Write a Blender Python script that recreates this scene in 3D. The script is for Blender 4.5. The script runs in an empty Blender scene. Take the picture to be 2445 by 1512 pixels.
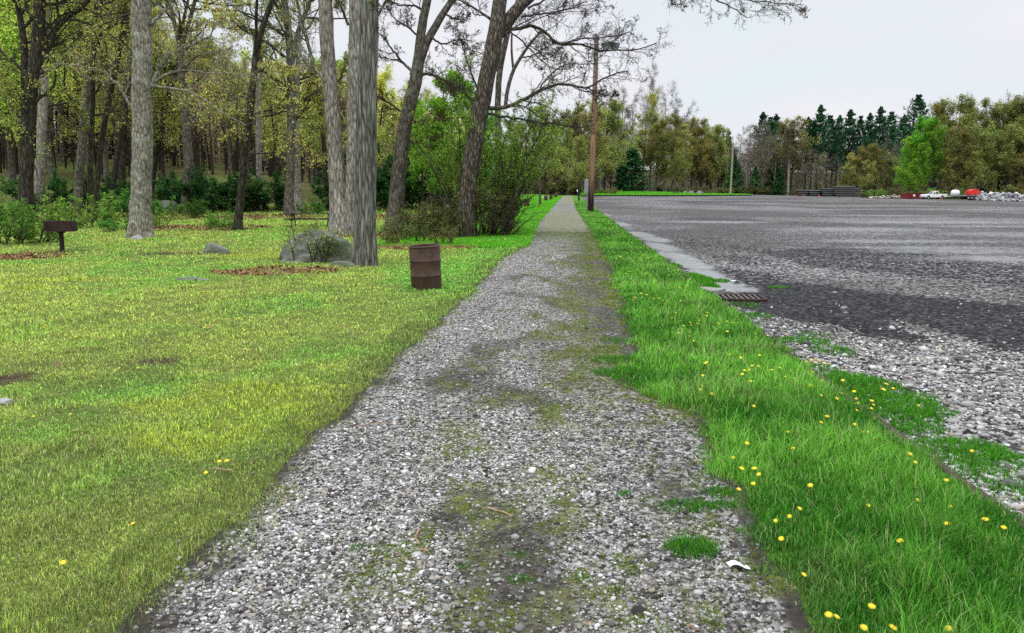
import bpy, math, random
import numpy as np
from mathutils import Vector, Matrix

SC = bpy.context.scene
COL = SC.collection
PI = math.pi
R = math.radians
rng = np.random.default_rng(11)
random.seed(5)

# ------------------------------------------------------------------ camera
F = 1902.0                       # focal length in the 2445-wide measuring pixels
CX, CY = 1222.5, 756.0
HOR = 450.0
CAMH = 1.85
PITCH = math.atan((CY - HOR) / F)
cd = bpy.data.cameras.new("camera")
cam = bpy.data.objects.new("camera", cd)
COL.objects.link(cam)
cam.location = (0, 0, CAMH)
cam.rotation_euler = (PI / 2 - PITCH, 0, 0)
cd.sensor_width = 36.0
cd.lens = F / 2445.0 * 36.0
cd.clip_end = 6000
cd.clip_start = 0.05
SC.camera = cam


def ray(px, py):
    dx = (px - CX) / F
    dy = (CY - py) / F
    c, s = math.cos(PITCH), math.sin(PITCH)
    return np.array([dx, c + dy * s, -s + dy * c])


# ------------------------------------------------------------------ noise
def _h(ix, iy, seed):
    n = (ix.astype(np.int64) * 374761393 + iy.astype(np.int64) * 668265263 + seed * 974634777) & 0x7FFFFFFF
    n = ((n ^ (n >> 13)) * 1274126177) & 0x7FFFFFFF
    n = (n ^ (n >> 16)) & 0xFFFF
    return n / 65535.0


def vnoise(x, y, seed=0):
    x = np.asarray(x, float); y = np.asarray(y, float)
    ix = np.floor(x); iy = np.floor(y)
    fx = x - ix; fy = y - iy
    fx = fx * fx * (3 - 2 * fx); fy = fy * fy * (3 - 2 * fy)
    a = _h(ix, iy, seed); b = _h(ix + 1, iy, seed); c = _h(ix, iy + 1, seed); d = _h(ix + 1, iy + 1, seed)
    return (a * (1 - fx) + b * fx) * (1 - fy) + (c * (1 - fx) + d * fx) * fy


def fbm(x, y, seed=0, octv=4):
    s = 0; a = 0.5; t = 0
    for o in range(octv):
        s = s + a * vnoise(np.asarray(x) * 2 ** o, np.asarray(y) * 2 ** o, seed + o * 7)
        t += a; a *= 0.55
    return s / t


def sstep(a, b, x):
    t = np.clip((np.asarray(x, float) - a) / (b - a), 0, 1)
    return t * t * (3 - 2 * t)


# ------------------------------------------------------------------ terrain
AX = 137.0 / F                   # path axis: x = AX*y + u


def softplus(x, k=6.0):
    return np.where(x > 40, x, np.log1p(np.exp(np.clip(x / k, -30, 30))) * k)


def H(x, y):
    x = np.asarray(x, float); y = np.asarray(y, float)
    z = -0.0165 * softplus(x - 60, 5) + .012 * softplus(y - 195, 8) * sstep(64, 44, x)
    m = np.minimum(y - 60, AX * y - 12 - x)
    hill = 0.17 * softplus(m, 5)
    hill = 24 * (1 - np.exp(-hill / 24))
    m2 = np.minimum(y - 330, 3000)
    return z + hill + 0.03 * softplus(m2, 12)


_TS = np.concatenate([np.linspace(.5, 60, 600), np.geomspace(60.1, 1500, 1500)])


def G(px, py, dz=0.0):
    """where the line of sight through a measuring pixel first meets the terrain"""
    d = ray(px, py)
    f = lambda t: CAMH + d[2] * t - H(d[0] * t, d[1] * t) - dz
    v = f(_TS)
    k = np.nonzero(v < 0)[0]
    if len(k) == 0: t = 900.0
    else:
        a, b = _TS[max(0, k[0] - 1)], _TS[k[0]]
        for _ in range(40):
            m = (a + b) / 2
            if float(f(np.array(m))) > 0: a = m
            else: b = m
        t = (a + b) / 2
    p = d * t
    return np.array([p[0], p[1], float(H(p[0], p[1])) + dz])


def GY(px, Y, dz=0.0):
    x = (px - CX) / F * Y
    return np.array([x, Y, float(H(x, Y)) + dz])


def P(px, py, Y):
    d = ray(px, py)
    t = Y / d[1]
    return np.array([d[0] * t, Y, CAMH + d[2] * t])


def edge(pts):
    w = np.array([G(a, b)[:2] for a, b in pts])
    o = np.argsort(w[:, 1]); w = w[o]
    return w[:, 1], w[:, 0] - AX * w[:, 1]


_L = edge([(330, 1490), (480, 1330), (640, 1200), (760, 1050), (830, 985), (960, 850), (1060, 765), (1083, 742), (1135, 695), (1175, 652),
           (1190, 625), (1262, 586), (1272, 556), (1285, 531), (1309, 507), (1330, 482)])
_Rr = edge([(1890, 1505), (1860, 1430), (1795, 1330), (1770, 1260), (1740, 1200), (1705, 1130), (1680, 1060), (1640, 992), (1560, 958),
            (1475, 920), (1480, 880), (1525, 850), (1505, 800), (1485, 760), (1462, 650), (1440, 610), (1426, 580), (1399, 537), (1375, 499)])
_K = edge([(2445, 1262), (2245, 1120), (2060, 985), (1900, 862), (1740, 740), (1625, 650), (1530, 580), (1430, 505)])
uL = lambda y: np.interp(y, _L[0], _L[1]) + 0.10 * (fbm(np.asarray(y) * 1.7, 0 * np.asarray(y), 3) - 0.5) + .10 * (fbm(np.asarray(y) * 5.5, 0 * np.asarray(y) + 7, 4) - 0.5)
uR = lambda y: np.interp(y, _Rr[0], _Rr[1]) + .16 * (fbm(np.asarray(y) * 4.5, 0 * np.asarray(y) + 3, 14) - 0.5)
uK = lambda y: np.interp(y, _K[0], _K[1])


# ------------------------------------------------------------------ mesh helpers
def mk(name, V, F4=None, F3=None, mat=None, parent=None, col=None, smooth=False, loc=None, mats=None, mi=None):
    V = np.ascontiguousarray(V, dtype=np.float32)
    me = bpy.data.meshes.new(name)
    me.vertices.add(len(V))
    me.vertices.foreach_set("co", V.ravel())
    loops = []; starts = []; n = 0
    if F4 is not None and len(F4):
        F4 = np.asarray(F4, dtype=np.int32)
        loops.append(F4.ravel()); starts.append(np.arange(len(F4)) * 4); n = F4.size
    if F3 is not None and len(F3):
        F3 = np.asarray(F3, dtype=np.int32)
        loops.append(F3.ravel()); starts.append(n + np.arange(len(F3)) * 3)
    lp = np.concatenate(loops).astype(np.int32); st = np.concatenate(starts).astype(np.int32)
    me.loops.add(len(lp)); me.loops.foreach_set("vertex_index", lp)
    me.polygons.add(len(st)); me.polygons.foreach_set("loop_start", st)
    if smooth:
        me.polygons.foreach_set("use_smooth", np.ones(len(st), dtype=bool))
    if col is not None:
        c = np.ones((len(V), 4), dtype=np.float32); c[:, :3] = col
        a = me.attributes.new("col", "FLOAT_COLOR", "POINT"); a.data.foreach_set("color", c.ravel())
    me.update(calc_edges=True)
    if mat is not None:
        me.materials.append(mat)
    o = bpy.data.objects.new(name, me)
    COL.objects.link(o)
    if parent is not None:
        o.parent = parent
    if loc is not None:
        o.location = loc
    return o


def tag(o, label=None, cat=None, group=None, kind=None):
    if label: o["label"] = label
    if cat: o["category"] = cat
    if group: o["group"] = group
    if kind: o["kind"] = kind
    return o


def empty(name, loc, label, cat, group=None, rz=0.0):
    o = bpy.data.objects.new(name, None)
    COL.objects.link(o)
    o.empty_display_size = 0.2
    o.location = [float(v) for v in loc]
    o.rotation_euler = (0, 0, rz)
    return tag(o, label, cat, group)


def copy_tree(o, parent=None):
    c = o.copy(); COL.objects.link(c)
    if parent is not None:
        c.parent = parent
    for ch in list(o.children):
        copy_tree(ch, c)
    return c


class Geo:
    """small hand-built meshes: boxes, tubes, lathes, extruded outlines"""

    def __init__(s):
        s.V = []; s.F = []

    def add(s, V, Fc):
        n = len(s.V); s.V += [tuple(float(c) for c in v) for v in V]; s.F += [tuple(n + i for i in f) for f in Fc]
        return s

    def box(s, c, d, rz=0.0, rx=0.0, ry=0.0):
        m = Matrix.Rotation(rz, 3, 'Z') @ Matrix.Rotation(ry, 3, 'Y') @ Matrix.Rotation(rx, 3, 'X')
        V = []
        for x in (-.5, .5):
            for y in (-.5, .5):
                for z in (-.5, .5):
                    V.append(Vector(c) + m @ Vector((x * d[0], y * d[1], z * d[2])))
        return s.add(V, [(0, 1, 3, 2), (4, 6, 7, 5), (0, 4, 5, 1), (2, 3, 7, 6), (0, 2, 6, 4), (1, 5, 7, 3)])

    def tube(s, p0, p1, r0, r1=None, n=12, cap=True):
        r1 = r0 if r1 is None else r1
        p0 = Vector(p0); p1 = Vector(p1); t = (p1 - p0).normalized()
        a = t.orthogonal().normalized(); b = t.cross(a)
        V = []
        for p, r in ((p0, r0), (p1, r1)):
            for k in range(n):
                w = 2 * PI * k / n
                V.append(p + a * (r * math.cos(w)) + b * (r * math.sin(w)))
        Fc = [(k, (k + 1) % n, n + (k + 1) % n, n + k) for k in range(n)]
        if cap:
            Fc += [tuple(range(n - 1, -1, -1)), tuple(range(n, 2 * n))]
        return s.add(V, Fc)

    def lathe(s, prof, n=28, c=(0, 0, 0)):
        V = []
        for r, z in prof:
            for k in range(n):
                w = 2 * PI * k / n
                V.append((c[0] + r * math.cos(w), c[1] + r * math.sin(w), c[2] + z))
        Fc = []
        for i in range(len(prof) - 1):
            for k in range(n):
                a = i * n + k; b = i * n + (k + 1) % n
                Fc.append((a, b, b + n, a + n))
        return s.add(V, Fc)

    def prism(s, poly, y0, y1):
        """outline in x,z extruded along y"""
        n = len(poly)
        V = [(x, y0, z) for x, z in poly] + [(x, y1, z) for x, z in poly]
        Fc = [tuple(range(n)), tuple(range(2 * n - 1, n - 1, -1))]
        Fc += [(k, n + k, n + (k + 1) % n, (k + 1) % n) for k in range(n)]
        return s.add(V, Fc)

    def build(s, name, mat, parent=None, loc=None, smooth=False, bevel=0.0, auto=None):
        me = bpy.data.meshes.new(name)
        me.from_pydata(s.V, [], s.F)
        me.materials.append(mat)
        if smooth or auto:
            for p in me.polygons: p.use_smooth = True
        if auto:
            me.set_sharp_from_angle(angle=R(auto))
        me.update()
        o = bpy.data.objects.new(name, me); COL.objects.link(o)
        if parent is not None: o.parent = parent
        if loc is not None: o.location = [float(v) for v in loc]
        if bevel:
            b = o.modifiers.new("bevel", "BEVEL"); b.width = bevel; b.segments = 2; b.limit_method = 'ANGLE'
        return o


# ------------------------------------------------------------------ materials
def newmat(name):
    m = bpy.data.materials.new(name); m.use_nodes = True
    nt = m.node_tree; nt.nodes.clear()
    out = nt.nodes.new("ShaderNodeOutputMaterial")
    return m, nt, out


def N(nt, typ, **kw):
    n = nt.nodes.new(typ)
    for k, v in kw.items():
        if k.startswith("i_"):
            n.inputs[k[2:].replace("_", " ")].default_value = v
        else:
            setattr(n, k, v)
    return n


def ramp(nt, src, stops):
    r = nt.nodes.new("ShaderNodeValToRGB")
    e = r.color_ramp.elements
    while len(e) < len(stops): e.new(0.5)
    for k, (p, c) in enumerate(stops):
        e[k].position = p
        e[k].color = (c[0], c[1], c[2], 1) if hasattr(c, "__len__") else (c, c, c, 1)
    nt.links.new(src, r.inputs[0])
    return r.outputs[0]


def mixc(nt, fac, a, b, blend='MIX'):
    m = nt.nodes.new("ShaderNodeMix"); m.data_type = 'RGBA'; m.blend_type = blend
    for sock, v in ((m.inputs[0], fac), (m.inputs[6], a), (m.inputs[7], b)):
        if hasattr(v, "is_output"): nt.links.new(v, sock)
        elif hasattr(v, "__len__"): sock.default_value = (*v[:3], 1)
        else: sock.default_value = v
    return m.outputs[2]


def math_(nt, op, a, b=None):
    m = nt.nodes.new("ShaderNodeMath"); m.operation = op
    for i, v in enumerate((a, b)):
        if v is None: continue
        if hasattr(v, "is_output"): nt.links.new(v, m.inputs[i])
        else: m.inputs[i].default_value = v
    return m.outputs[0]


def noise(nt, vec, scale, detail=4, rough=0.55):
    n = N(nt, "ShaderNodeTexNoise"); n.inputs["Scale"].default_value = scale
    n.inputs["Detail"].default_value = detail; n.inputs["Roughness"].default_value = rough
    if vec is not None: nt.links.new(vec, n.inputs["Vector"])
    return n.outputs["Fac"]


def objvec(nt, scale=(1, 1, 1)):
    tc = N(nt, "ShaderNodeTexCoord"); mp = N(nt, "ShaderNodeMapping")
    mp.inputs["Scale"].default_value = scale
    nt.links.new(tc.outputs["Object"], mp.inputs["Vector"])
    return mp.outputs[0]


def principled(nt, out, col, rough=0.8, bump=None, bstr=0.3, bdist=0.02, spec=0.3, metal=0.0):
    p = N(nt, "ShaderNodeBsdfPrincipled")
    for k, v in (("Base Color", col), ("Roughness", rough), ("Metallic", metal), ("Specular IOR Level", spec)):
        if hasattr(v, "is_output"): nt.links.new(v, p.inputs[k])
        elif hasattr(v, "__len__"): p.inputs[k].default_value = (*v[:3], 1)
        else: p.inputs[k].default_value = v
    if bump is not None:
        b = N(nt, "ShaderNodeBump"); b.inputs["Strength"].default_value = bstr; b.inputs["Distance"].default_value = bdist
        nt.links.new(bump, b.inputs["Height"]); nt.links.new(b.outputs[0], p.inputs["Normal"])
    nt.links.new(p.outputs[0], out.inputs[0])
    return p


def mat_leaf(name, trans=0.35, var=0.35, hue=0.03):
    m, nt, out = newmat(name)
    at = N(nt, "ShaderNodeAttribute", attribute_name="col")
    oi = N(nt, "ShaderNodeObjectInfo")
    hs = N(nt, "ShaderNodeHueSaturation")
    nt.links.new(at.outputs["Color"], hs.inputs["Color"])
    mr = N(nt, "ShaderNodeMapRange"); mr.inputs["To Min"].default_value = 1 - var; mr.inputs["To Max"].default_value = 1 + var
    nt.links.new(oi.outputs["Random"], mr.inputs["Value"]); nt.links.new(mr.outputs[0], hs.inputs["Value"])
    fr = math_(nt, 'FRACT', math_(nt, 'MULTIPLY', oi.outputs["Random"], 37.3))
    mr2 = N(nt, "ShaderNodeMapRange"); mr2.inputs["To Min"].default_value = .5 - hue; mr2.inputs["To Max"].default_value = .5 + hue
    nt.links.new(fr, mr2.inputs["Value"]); nt.links.new(mr2.outputs[0], hs.inputs["Hue"])
    d = N(nt, "ShaderNodeBsdfDiffuse"); t = N(nt, "ShaderNodeBsdfTranslucent"); mx = N(nt, "ShaderNodeMixShader")
    mx.inputs[0].default_value = trans
    nt.links.new(hs.outputs[0], d.inputs[0]); nt.links.new(hs.outputs[0], t.inputs[0])
    nt.links.new(d.outputs[0], mx.inputs[1]); nt.links.new(t.outputs[0], mx.inputs[2])
    nt.links.new(mx.outputs[0], out.inputs[0])
    return m


def mat_attr(name, rough=0.8, spec=0.2, fine=None):
    m, nt, out = newmat(name)
    at = N(nt, "ShaderNodeAttribute", attribute_name="col")
    c = at.outputs["Color"]; bump = None
    if fine:
        v = objvec(nt)
        n1 = noise(nt, v, fine, 5, 0.7)
        c = mixc(nt, 1.0, c, ramp(nt, n1, [(0.3, 0.35), (0.5, 0.95), (0.72, 1.7)]), 'MULTIPLY')
        bump = n1
    principled(nt, out, c, rough, bump, 0.6, 0.03, spec)
    return m


def mat_bark(name, dark, mid, light, scale=9.0, zs=0.16, rough=0.95, lich=None, bstr=0.9):
    m, nt, out = newmat(name)
    v = objvec(nt, (scale, scale, scale * zs))
    n1 = noise(nt, v, 1.0, 6, 0.65)
    vo = N(nt, "ShaderNodeTexVoronoi"); vo.feature = 'DISTANCE_TO_EDGE'; vo.inputs["Scale"].default_value = 1.3
    # warp the cells so the plates run unevenly
    wv = mixc(nt, 0.35, v, N_col(nt, v))
    nt.links.new(wv, vo.inputs["Vector"])
    h = math_(nt, 'ADD', math_(nt, 'MULTIPLY', vo.outputs["Distance"], 1.2), math_(nt, 'MULTIPLY', n1, 0.7))
    c = ramp(nt, h, [(0.28, dark), (0.48, mid), (0.85, light)])
    v2 = objvec(nt)
    n2 = noise(nt, v2, 1.1, 4)
    c = mixc(nt, ramp(nt, n2, [(0.35, 0.0), (0.7, 0.6)]), c, mixc(nt, 1.0, c, (0.55, 0.52, 0.45), 'MULTIPLY'))
    if lich:
        n3 = noise(nt, v2, 3.2, 6, 0.7)
        c = mixc(nt, ramp(nt, n3, [(0.52, 0.0), (0.66, 0.75)]), c, lich)
    principled(nt, out, c, rough, h, bstr, 0.05, 0.15)
    return m


def N_col(nt, v):
    n = N(nt, "ShaderNodeTexNoise"); n.inputs["Scale"].default_value = 2.0; n.inputs["Detail"].default_value = 3
    nt.links.new(v, n.inputs["Vector"])
    return n.outputs["Color"]


def mat_plain(name, col, rough=0.6, var=0.25, scale=6.0, spec=0.3, metal=0.0, bstr=0.15):
    m, nt, out = newmat(name)
    v = objvec(nt)
    n1 = noise(nt, v, scale, 6, 0.65)
    dk = tuple(c * (1 - var) for c in col); lt = tuple(min(1, c * (1 + var)) for c in col)
    c = ramp(nt, n1, [(0.3, dk), (0.7, lt)])
    principled(nt, out, c, rough, n1, bstr, 0.01, spec, metal)
    return m


M = {}
M['bark_grey'] = mat_bark('bark_grey', (.06, .055, .045), (.21, .20, .165), (.38, .365, .31), 13, .35, lich=(.42, .42, .35))
M['bark_hick'] = mat_bark('bark_hickory', (.02, .019, .016), (.14, .14, .12), (.32, .315, .28), 17, .11, bstr=1.0)
M['bark_brown'] = mat_bark('bark_brown', (.02, .017, .013), (.085, .072, .058), (.25, .22, .19), 15, .24)
M['bark_dark'] = mat_bark('bark_dark', (.014, .012, .009), (.042, .036, .028), (.11, .10, .08), 12, .2)
M['bark_mid'] = mat_bark('bark_mid', (.025, .022, .017), (.10, .09, .072), (.20, .185, .15), 12, .28, lich=(.22, .22, .17))
M['bark_pale'] = mat_bark('bark_pale', (.06, .054, .048), (.25, .228, .20), (.44, .41, .37), 11, .25)
M['bark_white'] = mat_bark('bark_white', (.12, .11, .10), (.36, .34, .31), (.55, .53, .50), 11, .25)
M['twig'] = mat_plain('twig', (.045, .036, .03), 0.9)
M['leaf'] = mat_leaf('leaf', .5)
M['needle'] = mat_leaf('needle', 0.15, 0.3, 0.015)
M['grass'] = mat_leaf('grass_blades', 0.4, 0.0, 0.0)
M['stone'] = mat_attr('gravel_stone', 0.75, 0.3)
M['soil'] = mat_attr('lawn_soil', 0.95, 0.1, fine=14)
M['litter'] = mat_attr('leaf_litter', 0.85, 0.2)


def mat_rust():
    m, nt, out = newmat('rusty_steel')
    v = objvec(nt)
    n1 = noise(nt, v, 4.0, 7, 0.65); n2 = noise(nt, v, 26.0, 4, 0.6)
    v3 = objvec(nt, (9, 9, 1.3)); n3 = noise(nt, v3, 1.0, 4)
    c = ramp(nt, n1, [(0.3, (.012, .008, .007)), (0.5, (.05, .024, .017)), (0.68, (.085, .042, .028))])
    c = mixc(nt, ramp(nt, n2, [(0.45, 0.0), (0.75, 0.55)]), c, (.12, .065, .045))
    c = mixc(nt, ramp(nt, n3, [(0.55, 0.0), (0.75, 0.5)]), c, (.03, .018, .015))
    principled(nt, out, c, 0.62, n2, 0.25, 0.01, 0.4)
    return m


M['rust'] = mat_rust()
M['black_iron'] = mat_plain('black_iron', (.014, .011, .010), 0.7, .4)
M['old_wood'] = mat_plain('weathered_wood', (.045, .042, .035), 0.9, .45, 18)
M['black_plastic'] = mat_plain('black_pipe_plastic', (.008, .008, .009), 0.35, .2, 3, .5)
M['white_paint'] = mat_plain('white_paint', (.78, .78, .78), 0.35, .05, 3, .5)
M['glass'] = mat_plain('dark_glass', (.02, .024, .028), 0.08, .1, 3, .6)
M['tyre'] = mat_plain('tyre_rubber', (.018, .018, .018), 0.85, .2)
M['rim'] = mat_plain('alloy_rim', (.42, .42, .43), 0.4, .1, 5, .5, .4)
M['grey_metal'] = mat_plain('grey_metal', (.25, .26, .27), 0.5, .2, 8, .5, .3)
M['lamp_glass'] = mat_plain('lamp_glass', (.35, .38, .42), 0.15, .1, 5, .6)
M['dark_metal'] = mat_plain('dark_metal', (.035, .04, .048), 0.45, .25, 8, .5)
M['dumpster'] = mat_plain('dumpster_red', (.15, .016, .02), 0.6, .3, 2)
M['red'] = mat_plain('red_paint', (.6, .03, .02), 0.5, .15)
M['orange'] = mat_plain('cone_orange', (.7, .10, .02), 0.6, .1)
M['black_paint'] = mat_plain('black_paint', (.01, .01, .012), 0.25, .2, 3, .5)
M['skin'] = mat_plain('skin', (.45, .28, .2), 0.6, .08)
M['shirt'] = mat_plain('light_blue_shirt', (.45, .52, .6), 0.8, .1)
M['trousers'] = mat_plain('dark_trousers', (.05, .06, .09), 0.85, .1)
M['hair'] = mat_plain('brown_hair', (.03, .02, .015), 0.7, .2)
M['dandelion'] = mat_plain('dandelion_yellow', (.72, .56, .03), 0.7, .12, 60)
M['stem'] = mat_plain('flower_stem', (.12, .2, .04), 0.7, .2)
M['white_card'] = mat_plain('white_card', (.8, .8, .8), 0.7, .04)
M['concrete'] = mat_plain('concrete', (.20, .20, .19), 0.85, .3, 12)
M['wood_stick'] = mat_plain('bare_stick', (.28, .19, .12), 0.85, .35, 20)


def mat_rock(name='lichen_rock', dark=(.05, .05, .042), mid=(.14, .145, .125), light=(.27, .28, .25), moss=(.05, .075, .02)):
    m, nt, out = newmat(name)
    v = objvec(nt)
    n1 = noise(nt, v, 3.0, 8, 0.7); n2 = noise(nt, v, 1.3, 4)
    v3 = objvec(nt, (2, 2, 12)); n3 = noise(nt, v3, 1.4, 5, .6)
    h = math_(nt, 'ADD', math_(nt, 'MULTIPLY', n1, 0.65), math_(nt, 'MULTIPLY', n3, 0.35))
    c = ramp(nt, h, [(0.34, dark), (0.5, mid), (0.64, light)])
    c = mixc(nt, ramp(nt, n2, [(0.48, 0.0), (0.62, 0.75)]), c, moss)
    principled(nt, out, c, 0.95, h, 0.8, 0.08, 0.15)
    return m


M['rock'] = mat_rock()
M['pale_rock'] = mat_rock('pale_rock', (.12, .12, .12), (.33, .33, .34), (.55, .55, .55), (.25, .26, .25))


def mat_pole():
    m, nt, out = newmat('pole_wood')
    v = objvec(nt, (14, 14, .7))
    n1 = noise(nt, v, 1.0, 6, .65)
    tc = N(nt, "ShaderNodeTexCoord"); sp = N(nt, "ShaderNodeSeparateXYZ"); nt.links.new(tc.outputs["Object"], sp.inputs[0])
    c = ramp(nt, n1, [(0.3, (.10, .052, .03)), (0.5, (.24, .14, .085)), (0.75, (.38, .25, .16))])
    # weathered grey top, creosote-black foot
    g = N(nt, "ShaderNodeMapRange"); g.inputs["From Min"].default_value = 7.0; g.inputs["From Max"].default_value = 11.5
    nt.links.new(sp.outputs[2], g.inputs["Value"])
    c = mixc(nt, g.outputs[0], c, ramp(nt, n1, [(0.3, (.07, .062, .055)), (0.7, (.24, .22, .19))]))
    f = N(nt, "ShaderNodeMapRange"); f.inputs["From Min"].default_value = 3.1; f.inputs["From Max"].default_value = 0.9
    nt.links.new(math_(nt, 'ADD', sp.outputs[2], math_(nt, 'MULTIPLY', math_(nt, 'SUBTRACT', n1, 0.5), 2.5)), f.inputs["Value"])
    c = mixc(nt, f.outputs[0], c, (.016, .012, .010))
    principled(nt, out, c, 0.85, n1, .5, .02, .2)
    return m


M['pole'] = mat_pole()


def mat_ground():
    m, nt, out = newmat('forest_floor')
    v = objvec(nt)
    n1 = noise(nt, v, 0.35, 6, .7); n2 = noise(nt, v, 3.0, 6, .7)
    c = ramp(nt, n1, [(0.35, (.022, .025, .010)), (0.5, (.035, .03, .016)), (0.65, (.04, .026, .015))])
    c = mixc(nt, 1.0, c, ramp(nt, n2, [(0.3, 0.4), (0.7, 1.6)]), 'MULTIPLY')
    principled(nt, out, c, 0.95, n2, .6, .1, .1)
    return m


M['ground'] = mat_ground()


def mat_path():
    m, nt, out = newmat('path_gravel')
    at = N(nt, "ShaderNodeAttribute", attribute_name="col")   # r = how stony, g = how mossy
    sp = N(nt, "ShaderNodeSeparateColor"); nt.links.new(at.outputs["Color"], sp.inputs[0])
    v = objvec(nt)
    vo = N(nt, "ShaderNodeTexVoronoi"); vo.inputs["Scale"].default_value = 34.0; nt.links.new(v, vo.inputs["Vector"])
    n2 = noise(nt, v, 22, 5, .7)
    st = ramp(nt, math_(nt, 'ADD', math_(nt, 'MULTIPLY', vo.outputs["Color"], 0.7), math_(nt, 'MULTIPLY', n2, .3)),
              [(0.28, (.014, .012, .010)), (0.48, (.085, .082, .077)), (0.75, (.40, .39, .38))])
    soil = ramp(nt, n2, [(0.3, (.012, .010, .008)), (0.7, (.05, .042, .033))])
    c = mixc(nt, sp.outputs[0], soil, st)
    n3 = noise(nt, v, 9, 6, .75)
    mossm = math_(nt, 'MULTIPLY', sp.outputs[1], ramp(nt, n3, [(0.42, 0.15), (0.58, 1.0)]))
    moss = ramp(nt, n2, [(0.3, (.04, .045, .012)), (0.7, (.26, .28, .07))])
    c = mixc(nt, mossm, c, moss)
    h = math_(nt, 'ADD', math_(nt, 'MULTIPLY', vo.outputs["Distance"], -1.0), n2)
    principled(nt, out, c, .85, h, .9, .02, .25)
    return m


M['path'] = mat_path()


def mat_lot():
    m, nt, out = newmat('worn_lot_surface')
    at = N(nt, "ShaderNodeAttribute", attribute_name="col")   # r wet, g asphalt, b pale grit
    sp = N(nt, "ShaderNodeSeparateColor"); nt.links.new(at.outputs["Color"], sp.inputs[0])
    v = objvec(nt)
    nf = noise(nt, v, 55, 4, .75); nm = noise(nt, v, 3.3, 6, .72); nl = noise(nt, v, 0.33, 5, .65)
    vo = N(nt, "ShaderNodeTexVoronoi"); vo.inputs["Scale"].default_value = 19.0; nt.links.new(v, vo.inputs["Vector"])
    sv = math_(nt, 'ADD', math_(nt, 'MULTIPLY', vo.outputs["Color"], .62), math_(nt, 'MULTIPLY', nf, .42))
    stones = ramp(nt, sv, [(0.34, (.009, .009, .009)), (0.50, (.058, .056, .055)), (0.74, (.38, .37, .37))])
    grit = ramp(nt, math_(nt, 'ADD', math_(nt, 'MULTIPLY', nf, .6), math_(nt, 'MULTIPLY', vo.outputs["Color"], .42)),
                [(0.36, (.009, .009, .010)), (0.52, (.050, .048, .048)), (0.74, (.235, .225, .22))])
    asph = ramp(nt, sv, [(0.35, (.004, .004, .005)), (0.55, (.016, .0155, .017)), (0.80, (.075, .075, .075))])
    # large pale/dark drifts
    b = math_(nt, 'ADD', sp.outputs[2], math_(nt, 'MULTIPLY', math_(nt, 'SUBTRACT', nm, .5), .9))
    c = mixc(nt, ramp(nt, b, [(0.35, 0.0), (0.65, 1.0)]), grit, stones)
    a = math_(nt, 'ADD', sp.outputs[1], math_(nt, 'MULTIPLY', math_(nt, 'SUBTRACT', nm, .5), .75))
    a = math_(nt, 'ADD', a, math_(nt, 'MULTIPLY', math_(nt, 'SUBTRACT', sv, .52), -.55))
    am = ramp(nt, a, [(0.45, 0.0), (0.55, 1.0)])
    c = mixc(nt, am, c, asph)
    w = math_(nt, 'ADD', sp.outputs[0], math_(nt, 'MULTIPLY', math_(nt, 'SUBTRACT', nm, .5), 1.0))
    w = math_(nt, 'ADD', w, math_(nt, 'MULTIPLY', math_(nt, 'SUBTRACT', sv, .52), -.75))
    wm = ramp(nt, w, [(0.44, 0.0), (0.56, 1.0)])
    damp = ramp(nt, w, [(0.2, 0.0), (0.5, 0.75)])
    c = mixc(nt, damp, c, mixc(nt, 1.0, c, (.42, .42, .46), 'MULTIPLY'))
    rg = mixc(nt, wm, mixc(nt, am, (.72,) * 3, (.75,) * 3), (.27,) * 3)
    h = math_(nt, 'ADD', math_(nt, 'MULTIPLY', sv, math_(nt, 'SUBTRACT', 1.0, am)), math_(nt, 'MULTIPLY', am, 1.6))
    wv = noise(nt, v, 7.0, 3, .6)
    h = mixc(nt, wm, h, math_(nt, 'MULTIPLY', wv, .5))
    p = principled(nt, out, c, rg, h, .8, .02, mixc(nt, wm, (.06,) * 3, (1.0,) * 3))
    nt.links.new(wm, p.inputs['Coat Weight']); p.inputs['Coat Roughness'].default_value = .26; p.inputs['Coat IOR'].default_value = 1.6
    return m


M['lot'] = mat_lot()

# ------------------------------------------------------------------ world and sun
w = bpy.data.worlds.new("World"); SC.world = w; w.use_nodes = True
nt = w.node_tree; nt.nodes.clear()
wo = N(nt, "ShaderNodeOutputWorld"); bg = N(nt, "ShaderNodeBackground")
SUN_EL, SUN_AZ = R(58), R(200)
sky = N(nt, "ShaderNodeTexSky"); sky.sky_type = 'NISHITA'; sky.sun_disc = False
sky.sun_elevation = SUN_EL; sky.sun_rotation = SUN_AZ
tc = N(nt, "ShaderNodeTexCoord")
mp = N(nt, "ShaderNodeMapping"); mp.inputs["Scale"].default_value = (1, 1, 3.2)
nt.links.new(tc.outputs["Generated"], mp.inputs["Vector"])
cn = noise(nt, mp.outputs[0], 3.1, 4, .5)
cn2 = noise(nt, mp.outputs[0], 6.3, 3, .5)
SKYV = 9.6
cl = ramp(nt, cn, [(0.38, (.84 * SKYV, .925 * SKYV, .96 * SKYV)), (0.5, (.89 * SKYV, .91 * SKYV, .97 * SKYV)), (0.66, (.99 * SKYV, .99 * SKYV, 1.0 * SKYV))])
cl = mixc(nt, ramp(nt, cn2, [(0.45, 0.0), (0.7, .5)]), cl, (.88 * SKYV, .86 * SKYV, .93 * SKYV))
sp = N(nt, "ShaderNodeSeparateXYZ"); nt.links.new(tc.outputs["Generated"], sp.inputs[0])
zr = N(nt, "ShaderNodeMapRange"); zr.inputs["From Min"].default_value = .24; zr.inputs["From Max"].default_value = .85
zr.inputs["To Min"].default_value = 1.0; zr.inputs["To Max"].default_value = 3.0
nt.links.new(sp.outputs[2], zr.inputs["Value"])
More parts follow.
